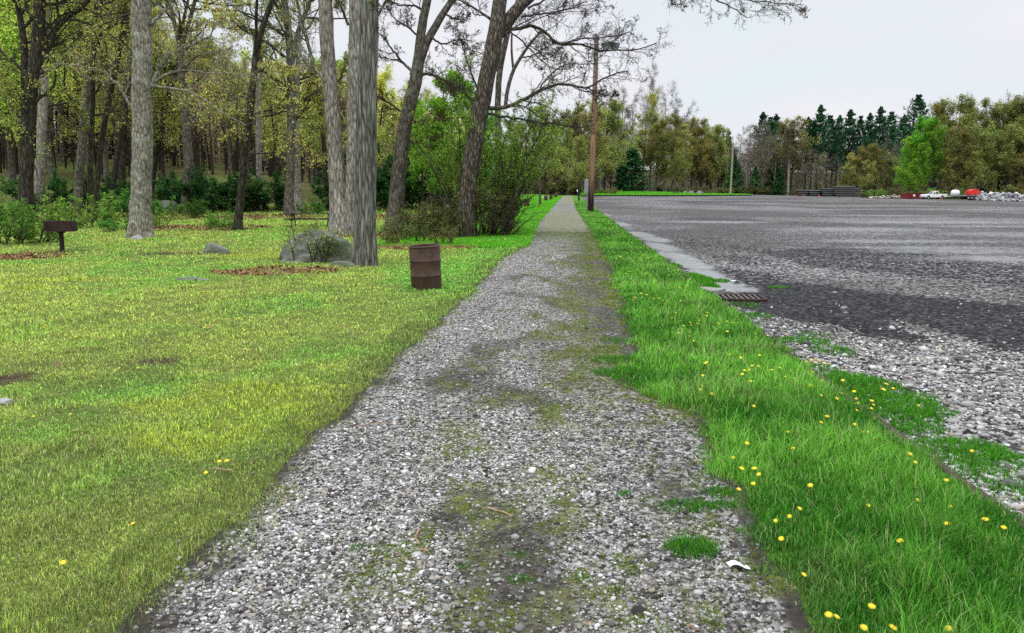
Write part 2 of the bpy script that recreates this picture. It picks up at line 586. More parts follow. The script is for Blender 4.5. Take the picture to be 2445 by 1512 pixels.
vm = N(nt, "ShaderNodeVectorMath", operation='SCALE'); nt.links.new(cl, vm.inputs[0]); nt.links.new(zr.outputs[0], vm.inputs["Scale"])
skyc = mixc(nt, 0.94, sky.outputs[0], vm.outputs[0])
nt.links.new(skyc, bg.inputs[0]); bg.inputs[1].default_value = 0.10
nt.links.new(bg.outputs[0], wo.inputs[0])
sl = bpy.data.lights.new("sun", 'SUN'); sl.energy = 1.2; sl.angle = R(14); sl.color = (1, .96, .9)
so = bpy.data.objects.new("sun", sl); COL.objects.link(so)
sd = Vector((math.sin(SUN_AZ) * math.cos(SUN_EL), math.cos(SUN_AZ) * math.cos(SUN_EL), math.sin(SUN_EL)))
so.rotation_euler = sd.to_track_quat('Z', 'Y').to_euler()
so.location = (0, 0, 60)

# ------------------------------------------------------------------ ground sheets
def grid_faces(nr, nc):
    i = np.arange(nr - 1)[:, None] * nc + np.arange(nc - 1)[None, :]
    return np.stack([i, i + 1, i + nc + 1, i + nc], -1).reshape(-1, 4)


def spaced(a, b, n, k):
    t = np.linspace(-1, 1, n); s = np.sinh(t * k) / np.sinh(k)
    return (a + b) / 2 + (b - a) / 2 * s


gx = np.unique(np.concatenate([spaced(-1800, 1800, 150, 4.0), np.linspace(-90, 200, 120)]))
gy = np.unique(np.concatenate([np.linspace(-200, -5, 12), np.linspace(-4, 180, 130), 180 + 2200 * np.linspace(0, 1, 70) ** 2.2]))
X, Y = np.meshgrid(gx, gy)
Z = H(X, Y) - 0.30 - 1.0 * sstep(70, 100, X) * sstep(150, 170, 300 - Y) * 0
Z += 0.25 * sstep(58, 66, np.minimum(Y, Y)) * sstep(-2, -14, X - AX * Y + 0)
tag(mk("ground", np.stack([X, Y, Z], -1).reshape(-1, 3), grid_faces(len(gy), len(gx)), mat=M['ground'], smooth=True), kind="structure",
    label="brown and green forest floor under the trees")

# --- colour of the lawn, shared by soil sheet and blades
BARE = [(390, 860, .36, .24), (10, 905, .38, .40), (150, 603, .8, .9), (390, 606, 1.6, .9), (480, 618, .8, .4), (900, 945, .25, .12), (830, 1180, .2, .1)]
BARE = [(G(a, b)[:2], rx, ry) for a, b, rx, ry in BARE]
LITTER = [(655, 648, 1.3, .9), (20, 614, 1.4, 1.0), (1010, 590, 1.8, 1.5), (1060, 560, 2.5, 3), (470, 545, 3.0, 3.0), (560, 520, 5, 3), (350, 520, 6, 4), (1000, 520, 5, 4), (900, 560, 1.5, 2)]
LITTER = [(G(a, b)[:2], rx, ry) for a, b, rx, ry in LITTER]


def blobs(x, y, L):
    m = np.zeros_like(x)
    n = 1.1 * (fbm(x * 2.3, y * 2.3, 51) - .5) + 1.2 * (fbm(x * 6.3, y * 6.3, 52) - .5)
    for (c, rx, ry) in L:
        d = np.sqrt(((x - c[0]) / rx) ** 2 + ((y - c[1]) / ry) ** 2)
        m = np.maximum(m, 1 - sstep(.35, 1.3, d + n))
    return m


MOSS = [(G(110, 668)[:2], 1.2, .5), (G(60, 690)[:2], .9, .4), (G(620, 960)[:2], .9, .7), (G(760, 985)[:2], .6, .5), (G(480, 1040)[:2], .8, .5), (G(620, 610)[:2], 1.5, 1.5)]


def lawn_col(x, y):
    u = x - AX * y
    a = fbm(x * .55, y * .55, 21); b = fbm(x * 1.7, y * 1.7, 33); c = fbm(x * .23, y * .23, 41)
    ol = np.array([.42, .53, .115]); gr = np.array([.23, .53, .08]); du = np.array([.24, .31, .085])
    near = sstep(-4.2, -1.6, u) * sstep(9, 15, y)
    far = sstep(20, 45, y) * sstep(-9, -5, u)
    g = np.clip(sstep(.42, .68, a * .6 + b * .4) * .75 + near * .75 + far, 0, 1)
    k = ol[None] * (1 - g[:, None]) + gr[None] * g[:, None]
    crn = sstep(7.5, 3.6, y) * sstep(-1.6, -3.2, u)
    d = np.clip(.6 * crn + sstep(.45, .75, c * .5 + fbm(x * 2.9, y * 2.9, 77) * .5), 0, 1) * .75 * (1 - near) * (1 - far)
    # worn darker margin beside the gravel
    d = np.maximum(d, .7 * sstep(-.75, -.05, u - uL(y)) * sstep(14, 8, y) * (u < uL(y) + 1))
    k = k * (1 - d[:, None]) + du[None] * d[:, None]
    ms = blobs(x, y, MOSS)[:, None] * .8
    k = k * (1 - ms) + np.array([.44, .54, .08])[None] * ms
    bright = np.array([.09, .34, .02]); bl2 = np.array([.16, .44, .03])
    vg = (sstep(0, .25, u - uR(y)) + far * .9).clip(0, 1)[:, None]
    t = sstep(.35, .7, fbm(x * 1.1, y * 1.1, 61))[:, None]
    k = k * (1 - vg) + (bright * (1 - t) + bl2 * t) * vg
    return k


ly = np.concatenate([np.linspace(-5, 1.4, 24), np.linspace(1.5, 14, 105), np.linspace(14.2, 45, 120), 45 + 165 * np.linspace(0.005, 1, 110) ** 1.3])
tt = np.linspace(0, 1, 190)
U0, Y0 = np.meshgrid(tt, ly)
s = -np.sinh((1 - U0) * 3.6) / np.sinh(3.6)                     # dense near the kerb
wid = 75.0
Xl = AX * Y0 + uK(Y0) + s * wid
edgeZ = -0.25 * sstep(60, 72, Xl * -1) - 0.28 * sstep(195, 208, Y0)
Zl = H(Xl, Y0) + edgeZ + 0.05 * (fbm(Xl * .4, Y0 * .4, 9) - .5) * sstep(-.2, -1.5, Xl - AX * Y0 - uL(Y0)) - .02 * 0
xf, yf = Xl.ravel(), Y0.ravel()
bare = blobs(xf, yf, BARE); lit = blobs(xf, yf, LITTER)
forest = sstep(48, 60, yf) * sstep(-7, -11, xf - AX * yf)
lit = np.maximum(lit, forest * sstep(.35, .6, fbm(xf * .3, yf * .3, 14)))
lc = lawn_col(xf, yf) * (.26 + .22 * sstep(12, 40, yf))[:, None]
lc = lc * (1 - bare[:, None]) + np.array([.045, .03, .02]) * bare[:, None]
lc = lc * (1 - .85 * lit[:, None]) + np.array([.10, .058, .032]) * .85 * lit[:, None]
lc = lc * (1 - .5 * forest[:, None]) + np.array([.055, .06, .02]) * .5 * forest[:, None]
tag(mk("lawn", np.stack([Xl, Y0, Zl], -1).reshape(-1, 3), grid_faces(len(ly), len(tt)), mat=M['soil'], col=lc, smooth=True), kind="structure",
    label="mossy lawn and grass verge beside the gravel path")


def LZ(x, y):
    return H(x, y) + 0.05 * (fbm(x * .4, y * .4, 9) - .5) * sstep(-.2, -1.5, x - AX * y - uL(y))


# --- path sheet
def path_masks(x, y):
    u = x - AX * y
    t = (u - uL(y)) / np.maximum(.3, uR(y) - uL(y))
    n = fbm(x * 1.1, y * .55, 91); n2 = fbm(x * 3.1, y * 1.6, 95)
    dark = sstep(.50, .66, n * .6 + n2 * .4)
    brown = sstep(.42, .85, t + (n2 - .5) * .7) * sstep(5.5, 9.5, y) * sstep(40, 26, y)
    moss = .8 * sstep(.50, .66, fbm(x * 6, y * 4, 97) * .45 + n2 * .3 + fbm(x * .7, y * .4, 99) * .25) * sstep(.12, .45, t)
    moss = np.maximum(moss, .75 * sstep(26, 33, y) * sstep(64, 58, y) * sstep(-.05, .25, t))
    moss = np.maximum(moss, .9 * sstep(90, 105, y) * sstep(.1, .3, t))
    moss = np.maximum(moss, .8 * brown * sstep(.40, .6, fbm(x * 2.2, y * 1.1, 98)))
    eg = np.minimum(t, 1 - t)
    stony = sstep(-.015, .02, eg + .03 * (n2 - .55)) * 1 - np.maximum(.85 * dark * sstep(26, 20, y), .75 * brown)
    return stony, moss, t, brown


py_ = np.concatenate([np.linspace(-5, 1.1, 30), np.linspace(1.2, 14, 180), np.linspace(14.1, 60, 200), np.linspace(61, 190, 90)])
tt = np.linspace(0, 1, 44)
T0, Y0 = np.meshgrid(tt, py_)
ul = uL(Y0) - .06; ur = uR(Y0) + .10
Xp = AX * Y0 + ul + (ur - ul) * T0 + .05 * (fbm(Y0 * 6, T0 * 0 + 3, 5) - .5) * ((T0 < .01) | (T0 > .99))
st, ms, _, br = path_masks(Xp.ravel(), Y0.ravel())
Zp = H(Xp, Y0) + .010 + .018 * (fbm(Xp * .9, Y0 * .9, 17) - .5)*0 - .0 + .012 * np.sin(np.clip(T0, 0, 1) * PI)
tag(mk("path", np.stack([Xp, Y0, Zp], -1).reshape(-1, 3), grid_faces(len(py_), len(tt)), mat=M['path'],
       col=np.stack([st, ms, br], -1), smooth=True), kind="structure", label="pale gravel path running straight to the far trees")

# --- parking lot
PUD = [(1440, 512, .8, 3), (1480, 535, .8, 2.5), (1530, 560, .8, 2.2), (1580, 590, .75, 2), (1615, 612, .7, 1.8), (1650, 632, .65, 1.5), (1690, 655, .6, 1.1), (1725, 676, .65, .9),
       (1745, 690, .8, .5), (1565, 572, .8, 1.5)]
PUD2 = [(2240, 531, 7, 1.6), (2060, 548, 6, 2.2), (2180, 576, 6, .9), (2240, 592, 5, .7), (2390, 541, 6, 1.2), (2330, 600, 5, 1), (2440, 560, 5, 2), (2100, 515, 7, 1.8), (1800, 487, 9, 2), (2300, 500, 12, 3),
        (1990, 500, 9, 2), (2420, 618, 4, 1), (1700, 530, 5, 1.4)]
PUD = [(G(a, b, -.08)[:2], rx, ry) for a, b, rx, ry in PUD]
PUD2 = [(G(a, b, -.08)[:2], rx, ry) for a, b, rx, ry in PUD2]
ASP = [[(1700, 712), (1760, 690), (1850, 672), (1960, 680), (2100, 700), (2280, 715), (2470, 735), (2470, 850), (2380, 838), (2330, 815), (2200, 775), (2120, 765), (2240, 820), (2180, 822), (2050, 800), (1990, 775), (1900, 768), (1790, 742)],
       [(1560, 615), (1600, 610), (1680, 640), (1740, 640), (1850, 655), (1900, 690), (1790, 690), (1720, 690), (1640, 650)],
       [(1800, 600), (2000, 590), (2250, 610), (2470, 640), (2470, 690), (2200, 660), (1950, 640)]]
ASP = [np.array([G(a, b, -.08)[:2] for a, b in pl]) for pl in ASP]


def poly_sd(x, y, pl):
    """signed distance to polygon, positive inside"""
    dm = np.full(x.shape, 1e9); ins = np.zeros(x.shape, bool)
    n = len(pl)
    for i in range(n):
        a = pl[i]; b = pl[(i + 1) % n]
        e = b - a; t = np.clip(((x - a[0]) * e[0] + (y - a[1]) * e[1]) / (e @ e), 0, 1)
        dm = np.minimum(dm, np.hypot(x - a[0] - t * e[0], y - a[1] - t * e[1]))
        c = (a[1] > y) != (b[1] > y)
        xi = a[0] + (y - a[1]) / (b[1] - a[1] + 1e-12) * e[0]
        ins ^= c & (x < xi)
    return np.where(ins, dm, -dm)


def lot_masks(x, y):
    wet = np.zeros_like(x)
    for (c, rx, ry) in PUD:
        d = np.sqrt(((x - c[0]) / (rx * .72)) ** 2 + ((y - c[1]) / (ry * 1.2)) ** 2)
        wet = np.maximum(wet, .68 * (1 - sstep(.45, 1.6, d)))
    w2 = np.zeros_like(x)
    for (c, rx, ry) in PUD2:
        d = np.sqrt(((x - c[0]) / rx) ** 2 + ((y - c[1]) / (ry * 1.6)) ** 2)
        w2 = np.maximum(w2, .53 * (1 - sstep(.2, 1.6, d)))
    wet = np.maximum(wet, w2)
    wet = np.maximum(wet, .40 * sstep(.5, .8, fbm(x * .09, y * .05, 71)) * sstep(12, 25, y))
    a = np.zeros_like(x)
    for k, pl in enumerate(ASP):
        a = np.maximum(a, (.5 + poly_sd(x, y, pl) * (1.1 if k == 0 else .45)).clip(0, .95 if k == 0 else .58))
    a = np.maximum(a, .52 * sstep(.42, .7, fbm(x * .16, y * .08, 73)) * sstep(9, 14, y))
    b = .15 + 1.1 * (fbm(x * .12, y * .10, 75) - .22) + .35 * sstep(11, 8, y)
    return wet, a, b


ly2 = np.concatenate([np.linspace(-5, 1.4, 24), np.linspace(1.5, 14, 110), np.linspace(14.2, 50, 120), np.linspace(51, 340, 120)])
ss = np.concatenate([np.linspace(0, 8, 70), 8 + 292 * np.linspace(.004, 1, 110) ** 1.9])
S0, Y0 = np.meshgrid(ss, ly2)
Xq = AX * Y0 + uK(Y0) + S0
Zq = H(Xq, Y0) - .08 - .15 * sstep(318, 338, Y0)
wt, asx, bb = lot_masks(Xq.ravel(), Y0.ravel())
tag(mk("parking_lot", np.stack([Xq, Y0, Zq], -1).reshape(-1, 3), grid_faces(len(ly2), len(ss)), mat=M['lot'],
       col=np.stack([wt, asx, bb], -1), smooth=True), kind="structure", label="worn wet grey parking lot of gravel and old asphalt")

# --- kerb along the verge
ky = np.concatenate([np.linspace(-5, 1.4, 20), np.linspace(1.5, 30, 150), np.linspace(30.5, 200, 90)])
kx = AX * ky + uK(ky) + .03 * (fbm(ky * .8, ky * 0, 12) - .5)
prof = [(0, -.16), (0, -.015), (.02, -.003), (.09, -.008), (.115, -.025), (.125, -.16)]
KV = []
kz = H(kx, ky)
for dx, dz in prof:
    KV.append(np.stack([kx + dx + .02 * (fbm(ky * 3, ky * 0 + dx * 50, 4) - .5), ky, kz + dz + (.02 * (fbm(ky * 2.5, ky * 0 + 9, 6) - .6) if dz > -.1 else 0)], -1))
KV = np.stack(KV, 1).reshape(-1, 3)
M['kerb'] = mat_plain('kerb_earth', (.05, .038, .026), .95, .6, 9, bstr=.6)
tag(mk("kerb", KV, grid_faces(len(ky), len(prof)), mat=M['kerb'], smooth=True), kind="structure", label="low brown kerb between grass verge and lot")

# --- far grass island at the end of the lot
fr = [(1389, 468.0), (1560, 468.0), (1720, 468.0), (1798, 466.4)]
bk = [(1380, 457.5), (1520, 459.0), (1640, 461.3), (1775, 463.2)]
fx = np.linspace(0, 3, 60)
fp = np.array([[G(np.interp(t, range(4), [a for a, b in pl]), np.interp(t, range(4), [b for a, b in pl]))[:2] for t in fx] for pl in (fr, bk)])
tv = np.linspace(0, 1, 14)[:, None, None]
IP = fp[0][None] * (1 - tv) + fp[1][None] * tv
IZ = H(IP[..., 0], IP[..., 1]) + .14
IZ[-1] -= .45; IZ[:, -1] -= .35
M['far_grass'] = mat_plain('far_grass', (.09, .30, .025), .95, .35, 1.2)
tag(mk("island", np.concatenate([IP, IZ[..., None]], -1).reshape(-1, 3), grid_faces(14, 60), mat=M['far_grass'], smooth=True), kind="structure", label="strip of green grass at the far end of the lot")
gk = Geo()
for k in range(0, 58):
    a = Vector((*fp[0][k], float(H(*fp[0][k])))); b = Vector((*fp[0][k + 1], float(H(*fp[0][k + 1])))); d = (b - a)
    gk.box((a + b) / 2 + Vector((0, -.16, .04)), (d.length, .22, .34), rz=math.atan2(d.y, d.x))
tag(gk.build("kerb", M['black_iron']), kind="structure", label="black kerb edging the far grass strip")
x, y = [], []
for _ in range(26000):
    a, b = random.random() * 58.9, random.random()
    k = int(a); p = (fp[0][k] * (1 - a + k) + fp[0][k + 1] * (a - k)) * (1 - b) + (fp[1][k] * (1 - a + k) + fp[1][k + 1] * (a - k)) * b
    x.append(p[0]); y.append(p[1])
ISL = (np.array(x), np.array(y))


# ------------------------------------------------------------------ grass blades
def blades(name, x, y, z, hgt, wdt, col, label, cat="grass", bend=.5, mat=None, tipcol=1.35):
    n = len(x)
    az = rng.uniform(0, 2 * PI, n); lean = rng.uniform(0.1, 1, n) * bend
    la = rng.uniform(0, 2 * PI, n)
    dx, dy = np.cos(az) * wdt / 2, np.sin(az) * wdt / 2
    lx, ly_ = np.cos(la) * lean * hgt, np.sin(la) * lean * hgt
    b = np.stack([x, y, z], -1)
    V = np.empty((n, 5, 3), np.float32)
    V[:, 0] = b + np.stack([-dx, -dy, -.006 + 0 * dx], -1); V[:, 1] = b + np.stack([dx, dy, -.006 + 0 * dx], -1)
    mid = b + np.stack([lx * .33, ly_ * .33, hgt * .6], -1)
    V[:, 2] = mid + np.stack([dx * .8, dy * .8, 0 * dx], -1); V[:, 3] = mid - np.stack([dx * .8, dy * .8, 0 * dx], -1)
    V[:, 4] = b + np.stack([lx, ly_, hgt * np.sqrt(np.clip(1 - (lean * .75) ** 2, .1, 1))], -1)
    i = np.arange(n, dtype=np.int32)[:, None] * 5
    F4 = i + np.array([0, 1, 2, 3]); F3 = i + np.array([3, 2, 4])
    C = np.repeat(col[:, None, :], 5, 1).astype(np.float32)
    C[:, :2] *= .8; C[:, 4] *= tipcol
    o = mk(name, V.reshape(-1, 3), F4, F3, mat or M['grass'], col=C.reshape(-1, 3))
    return tag(o, label, cat, kind="stuff")


def scatter(dens, y0, y1, u0, u1, cap=400000, m=None):
    """random points with density dens(y) per m2 between lateral bounds u0(y),u1(y)"""
    ys = np.linspace(y0, y1, 4000)
    wv = dens(ys) * np.maximum(0, u1(ys) - u0(ys))
    cdf = np.concatenate([[0], np.cumsum((wv[1:] + wv[:-1]) / 2 * np.diff(ys))])
    n = int(min(cap, cdf[-1]))
    y = np.interp(rng.uniform(0, cdf[-1], n), cdf, ys)
    u = u0(y) + (u1(y) - u0(y)) * rng.uniform(0, 1, n)
    return AX * y + u, y


# left lawn
leftlim = lambda y: np.maximum(-.70 * y - 1.0, -60) - AX * y
x, y = scatter(lambda y: 10500 * (5 / np.maximum(y, 4)) ** 1.85, 1.6, 60, leftlim, lambda y: uL(y) + .25, cap=700000)
u = x - AX * y
bare = blobs(x, y, BARE); lit = blobs(x, y, LITTER)
thin = .55 * fbm(x * 1.3, y * 1.3, 55) + .45 * fbm(x * 5, y * 5, 56)
edge_ = sstep(0.20, -.28, u - uL(y) + .75 * (fbm(x * 4.5, y * 4.5, 8) - .5))
keep = rng.uniform(0, 1, len(x)) < (1 - .8 * bare) * (1 - .75 * lit) * (.25 + .75 * sstep(.36, .54, thin)) * edge_
x, y, u = x[keep], y[keep], u[keep]
c = lawn_col(x, y); n = len(x)
c = c * np.clip(np.exp(rng.normal(-.1, .55, n)), .15, 2.6)[:, None]
straw = rng.uniform(0, 1, n) < .10
c[straw] = np.array([.62, .54, .30]) * rng.uniform(.5, 1.2, straw.sum())[:, None]
hh = (.017 + .034 * sstep(.4, .72, .5 * fbm(x * .9, y * .9, 44) + .5 * fbm(x * 3.1, y * 3.1, 46))) * rng.uniform(.5, 1.3, n) * (1 + .02 * y)
hh *= 1 + .5 * sstep(20, 35, y)
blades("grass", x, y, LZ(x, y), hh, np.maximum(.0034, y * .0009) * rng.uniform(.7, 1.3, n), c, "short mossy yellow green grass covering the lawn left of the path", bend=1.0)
# fringe creeping over the left edge of the gravel
x, y = scatter(lambda y: 2600 * (5 / np.maximum(y, 4)) ** 1.6, 2.6, 45, lambda y: uL(y) - .45, lambda y: uL(y) + .30, cap=90000)
u = x - AX * y - uL(y)
keep = rng.uniform(0, 1, len(x)) < sstep(.26, -.12, u + .7 * (fbm(x * 4.2, y * 4.2, 28) - .5)) * (.3 + .7 * sstep(.4, .6, fbm(x * 2.5, y * 2.5, 29)))
x, y = x[keep], y[keep]; n = len(x)
c = np.where((rng.uniform(0, 1, n) < .65)[:, None], np.array([.17, .26, .07]), np.array([.26, .24, .11])) * np.clip(np.exp(rng.normal(-.1, .45, n)), .2, 2.2)[:, None]
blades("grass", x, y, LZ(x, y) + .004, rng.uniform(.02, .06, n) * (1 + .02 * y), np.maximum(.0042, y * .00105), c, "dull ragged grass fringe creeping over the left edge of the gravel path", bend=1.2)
# verge
x, y = scatter(lambda y: 9000 * (5 / np.maximum(y, 4)) ** 1.45, 1.4, 110, lambda y: uR(y) - .25, lambda y: uK(y) + .12)
u = x - AX * y
e = np.minimum(u - uR(y) + .5 * (fbm(x * 5, y * 5, 18) - .45), uK(y) + .06 - u + .35 * (fbm(x * 3, y * 3, 19) - .5))
keep = rng.uniform(0, 1, len(x)) < sstep(-.06, .14, e)
x, y, u, e = x[keep], y[keep], u[keep], e[keep]
n = len(x)
cl_ = fbm(x * 2.2, y * 2.2, 66)
a = sstep(.35, .68, cl_ * .5 + fbm(x * .8, y * .8, 67) * .5)[:, None]
c = np.array([.045, .19, .020]) * (1 - a) + np.array([.17, .42, .055]) * a
b_ = (sstep(.52, .72, fbm(x * 1.6, y * 1.6, 161)) * .55)[:, None]
c = c * (1 - b_) + np.array([.15, .25, .07]) * b_
c = c * np.clip(rng.normal(1, .42, n), .25, 2.1)[:, None]
st_ = rng.uniform(0, 1, n) < .07
c[st_] = np.array([.40, .48, .20])
hh = (.045 + .075 * sstep(.35, .7, cl_)) * np.exp(rng.normal(-.1, .38, n)) * (.45 + .55 * sstep(0, .3, e)) * (1 - .35 * sstep(10, 20, y))
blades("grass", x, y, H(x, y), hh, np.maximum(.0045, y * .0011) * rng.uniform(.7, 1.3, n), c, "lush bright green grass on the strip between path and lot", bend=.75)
# far lawn left of the path
x, y = scatter(lambda y: 900 * (25 / y) ** 1.5, 25, 190, lambda y: -9 - 0 * y, lambda y: uL(y) + .05)
keep = (y > 60) | (rng.uniform(0, 1, len(x)) < sstep(-8, -3, x - AX * y))
x, y = x[keep], y[keep]; n = len(x)
c = np.array([.13, .42, .03]) * np.clip(rng.normal(1, .25, n), .5, 1.7)[:, None]
blades("grass", x, y, H(x, y), rng.uniform(.05, .10, n), y * .0012, c, "bright mown grass around the far rusty barrels", bend=.9)

x, y = ISL; n = len(x)
blades('grass', x, y, H(x, y) + .13, rng.uniform(.10, .28, n), np.full(n, .26), np.array([.12, .38, .03]) * np.clip(rng.normal(1, .3, n), .4, 1.8)[:, None], 'green grass growing on the far strip at the end of the lot', bend=.9)

# moss and weeds in the path
x, y = scatter(lambda y: 12000 * (4 / np.maximum(y, 3)) ** 1.5, 2.5, 34, lambda y: uL(y), lambda y: uR(y) + .05, cap=240000)
st, ms, t, br = path_masks(x, y)
cl2 = fbm(x * 7, y * 7, 88)
keep = rng.uniform(0, 1, len(x)) < .95 * ms * sstep(.50, .66, cl2) + .2 * ms + .16 * sstep(.15, .45, t) * sstep(.46, .6, cl2) + .03 * sstep(.6, .7, cl2)
x, y = x[keep], y[keep]; n = len(x)
k = rng.uniform(0, 1, (n, 1))
c = (np.array([.20, .24, .035]) * k + np.array([.10, .20, .03]) * (1 - k)) * np.clip(rng.normal(1, .3, n), .4, 1.7)[:, None]
blades("weeds", x, y, H(x, y) + .014, rng.uniform(.012, .03, n), np.maximum(.005, y * .0011), c, "tiny yellow green weeds and moss growing between the path stones", "weeds", bend=1.1)


def clump_pts(specs, per=1.0):
    xs, ys, hs = [], [], []
    for px, py, rx, ry, nn, hh in specs:
        cpt = G(px, py, -.02)
        r = np.sqrt(rng.uniform(0, 1, nn)); a = rng.uniform(0, 2 * PI, nn)
        r = r * (.6 + .6 * fbm(np.cos(a) * 2 + px, np.sin(a) * 2 + py, 5))
        xs.append(cpt[0] + r * np.cos(a) * rx); ys.append(cpt[1] + r * np.sin(a) * ry)
        hs.append(hh * rng.uniform(.5, 1.2, nn) * (1 - .5 * r))
    return np.concatenate(xs), np.concatenate(ys), np.concatenate(hs)


x, y, hh = clump_pts([(1640, 1225, .20, .12, 420, .06), (1650, 1330, .16, .13, 520, .09), (1490, 1195, .07, .05, 120, .04), (1500, 870, .5, .25, 700, .09), (1480, 900, .35, .2, 600, .09),
                      (1600, 820, .3, .25, 300, .06), (850, 1325, .06, .05, 120, .03), (930, 1388, .07, .05, 120, .03), (1100, 1375, .07, .06, 140, .03), (1240, 1405, .08, .06, 160, .035),
                      (1390, 1400, .06, .05, 120, .03), (1720, 1190, .12, .1, 260, .05), (1470, 820, .2, .25, 300, .05), (1720, 1220, .1, .07, 200, .04), (1240, 1345, .1, .08, 120, .03)])
n = len(x)
c = np.array([.06, .22, .02]) * np.clip(rng.normal(1, .35, n), .4, 2)[:, None]
blades("weeds", x, y, H(x, y) + .012, hh, np.full(n, .005), c, "dark green grass tufts growing out of the gravel path", "weeds", bend=.8)
KC = [(*[float(v) for v in np.interp(yy, [505, 580, 650, 740, 862, 985, 1120, 1262], [[1430, 1530, 1625, 1740, 1900, 2060, 2245, 2445][k] for k in range(8)])[None]], yy, random.uniform(.06, .2), random.uniform(.08, .3), random.randint(15, 90), random.uniform(.03, .06)) for yy in np.random.default_rng(4).uniform(560, 1262, 46)]
KC = [(px + random.uniform(4, 26) * (py - 430) / 400, py, a, b, c_, d_) for px, py, a, b, c_, d_ in KC]
x, y, hh = clump_pts(KC + [(2040, 905, .45, .5, 1500, .10), (2120, 945, .5, .45, 1500, .09), (2160, 975, .35, .35, 900, .08), (2220, 970, .3, .2, 400, .05), (2300, 1060, .45, .35, 1300, .09), (2370, 1080, .3, .25, 900, .08),
                      (2330, 1110, .3, .2, 700, .07), (2200, 1010, .25, .2, 400, .07), (2440, 1150, .3, .25, 500, .07), (1660, 660, .35, 1.1, 1500, .12), (1680, 676, .3, .7, 900, .12), (1720, 664, .25, .3, 200, .06),
                      (1905, 803, .5, .25, 500, .06), (1990, 825, .3, .5, 450, .06), (1940, 790, .3, .2, 160, .05), (1860, 680, .25, .2, 160, .05), (1950, 870, .35, .3, 500, .05), (2130, 1010, .2, .2, 260, .06),
                      (1800, 745, .35, .35, 300, .05), (1610, 628, .2, .7, 200, .06), (2100, 930, .6, .5, 500, .05), (1780, 720, .3, .4, 150, .05)])
n = len(x)
c = np.array([.07, .25, .02]) * np.clip(rng.normal(1, .35, n), .4, 1.9)[:, None]
blades("weeds", x, y, H(x, y) - .08, hh, np.maximum(.006, y * .0011), c, "green weeds growing along the lot side of the kerb", "weeds", bend=.9)

# ------------------------------------------------------------------ gravel stones
_t = (1 + 5 ** .5) / 2
ICO = np.array([(-1, _t, 0), (1, _t, 0), (-1, -_t, 0), (1, -_t, 0), (0, -1, _t), (0, 1, _t), (0, -1, -_t), (0, 1, -_t), (_t, 0, -1), (_t, 0, 1), (-_t, 0, -1), (-_t, 0, 1)]) / math.hypot(1, _t)
ICF = np.array([(0, 11, 5), (0, 5, 1), (0, 1, 7), (0, 7, 10), (0, 10, 11), (1, 5, 9), (5, 11, 4), (11, 10, 2), (10, 7, 6), (7, 1, 8), (3, 9, 4), (3, 4, 2), (3, 2, 6), (3, 6, 8), (3, 8, 9), (4, 9, 5), (2, 4, 11),
                (6, 2, 10), (8, 6, 7), (9, 8, 1)])


def stones(name, x, y, z, r, col, label, flat=.7, cat="gravel", mat=None):
    n = len(x)
    V = ICO[None] * (1 + rng.normal(0, .17, (n, 12, 1)))
    ax = rng.uniform(.7, 1.35, (n, 1, 3)); ax[:, :, 2] *= flat
    V = V * ax
    a = rng.uniform(0, 2 * PI, n); c, s_ = np.cos(a)[:, None], np.sin(a)[:, None]
    b = rng.normal(0, .35, n); cb, sb = np.cos(b)[:, None], np.sin(b)[:, None]
    vy = V[..., 1] * cb - V[..., 2] * sb; vz = V[..., 1] * sb + V[..., 2] * cb
    vx = V[..., 0] * c - vy * s_; vy2 = V[..., 0] * s_ + vy * c
    W = np.stack([vx, vy2, vz], -1) * r[:, None, None] + np.stack([x, y, z], -1)[:, None, :]
    F3 = (np.arange(n, dtype=np.int32)[:, None, None] * 12 + ICF[None]).reshape(-1, 3)
    o = mk(name, W.reshape(-1, 3), None, F3, mat or M['stone'], col=np.repeat(col[:, None, :], 12, 1).reshape(-1, 3))
    return tag(o, label, cat, kind="stuff")


def stone_col(n, dk=0.0):
    k = rng.uniform(0, 1, n)
    pal = np.where((k < .30)[:, None], np.array([.46, .455, .45]), np.where((k < .66)[:, None], np.array([.22, .215, .21]), np.where((k < .82)[:, None], np.array([.27, .24, .20]), np.array([.08, .076, .072]))))
    return pal * np.clip(rng.normal(1, .22, n), .5, 1.55)[:, None]


x, y = scatter(lambda y: 4000 * (4 / np.maximum(y, 3)) ** 1.4, 1.6, 22, lambda y: uL(y) - .22, lambda y: uR(y) + .12, cap=200000)
st, ms, t, br = path_masks(x, y)
edgef = np.where(t < 0, .10, 1) * sstep(-.10, .06, t + .10 * (fbm(x * 6, y * 6, 2) - .5)) * sstep(1.06, .93, t + .1 * (fbm(x * 6, y * 6, 3) - .5))
keep = rng.uniform(0, 1, len(x)) < (.10 + .90 * np.clip(st, 0, 1)) * (1 - .25 * ms) * (.25 + .75 * edgef) * (1 - .35 * sstep(.6, 1, t))
x, y, st, t = x[keep], y[keep], st[keep], t[keep]; n = len(x)
r = np.maximum(.0063 * np.exp(rng.normal(0, .40, n)), y * .00058 * rng.uniform(.7, 1.3, n))
big = rng.uniform(0, 1, n) < .012; r[big] *= 1.7
bw = br[keep][:, None] if len(br) != n else br[:, None]
cs = stone_col(n) * (.55 + .45 * np.clip(st, 0, 1))[:, None] * (1 - bw * np.array([.25, .30, .52])) * (1 - .35 * sstep(.55, .95, t))[:, None]
stones("gravel", x, y, H(x, y) + .012 + .012 * np.sin(np.clip(t, 0, 1) * PI) + r * .15, r, cs, "loose pale crushed stones covering the path", flat=.58)
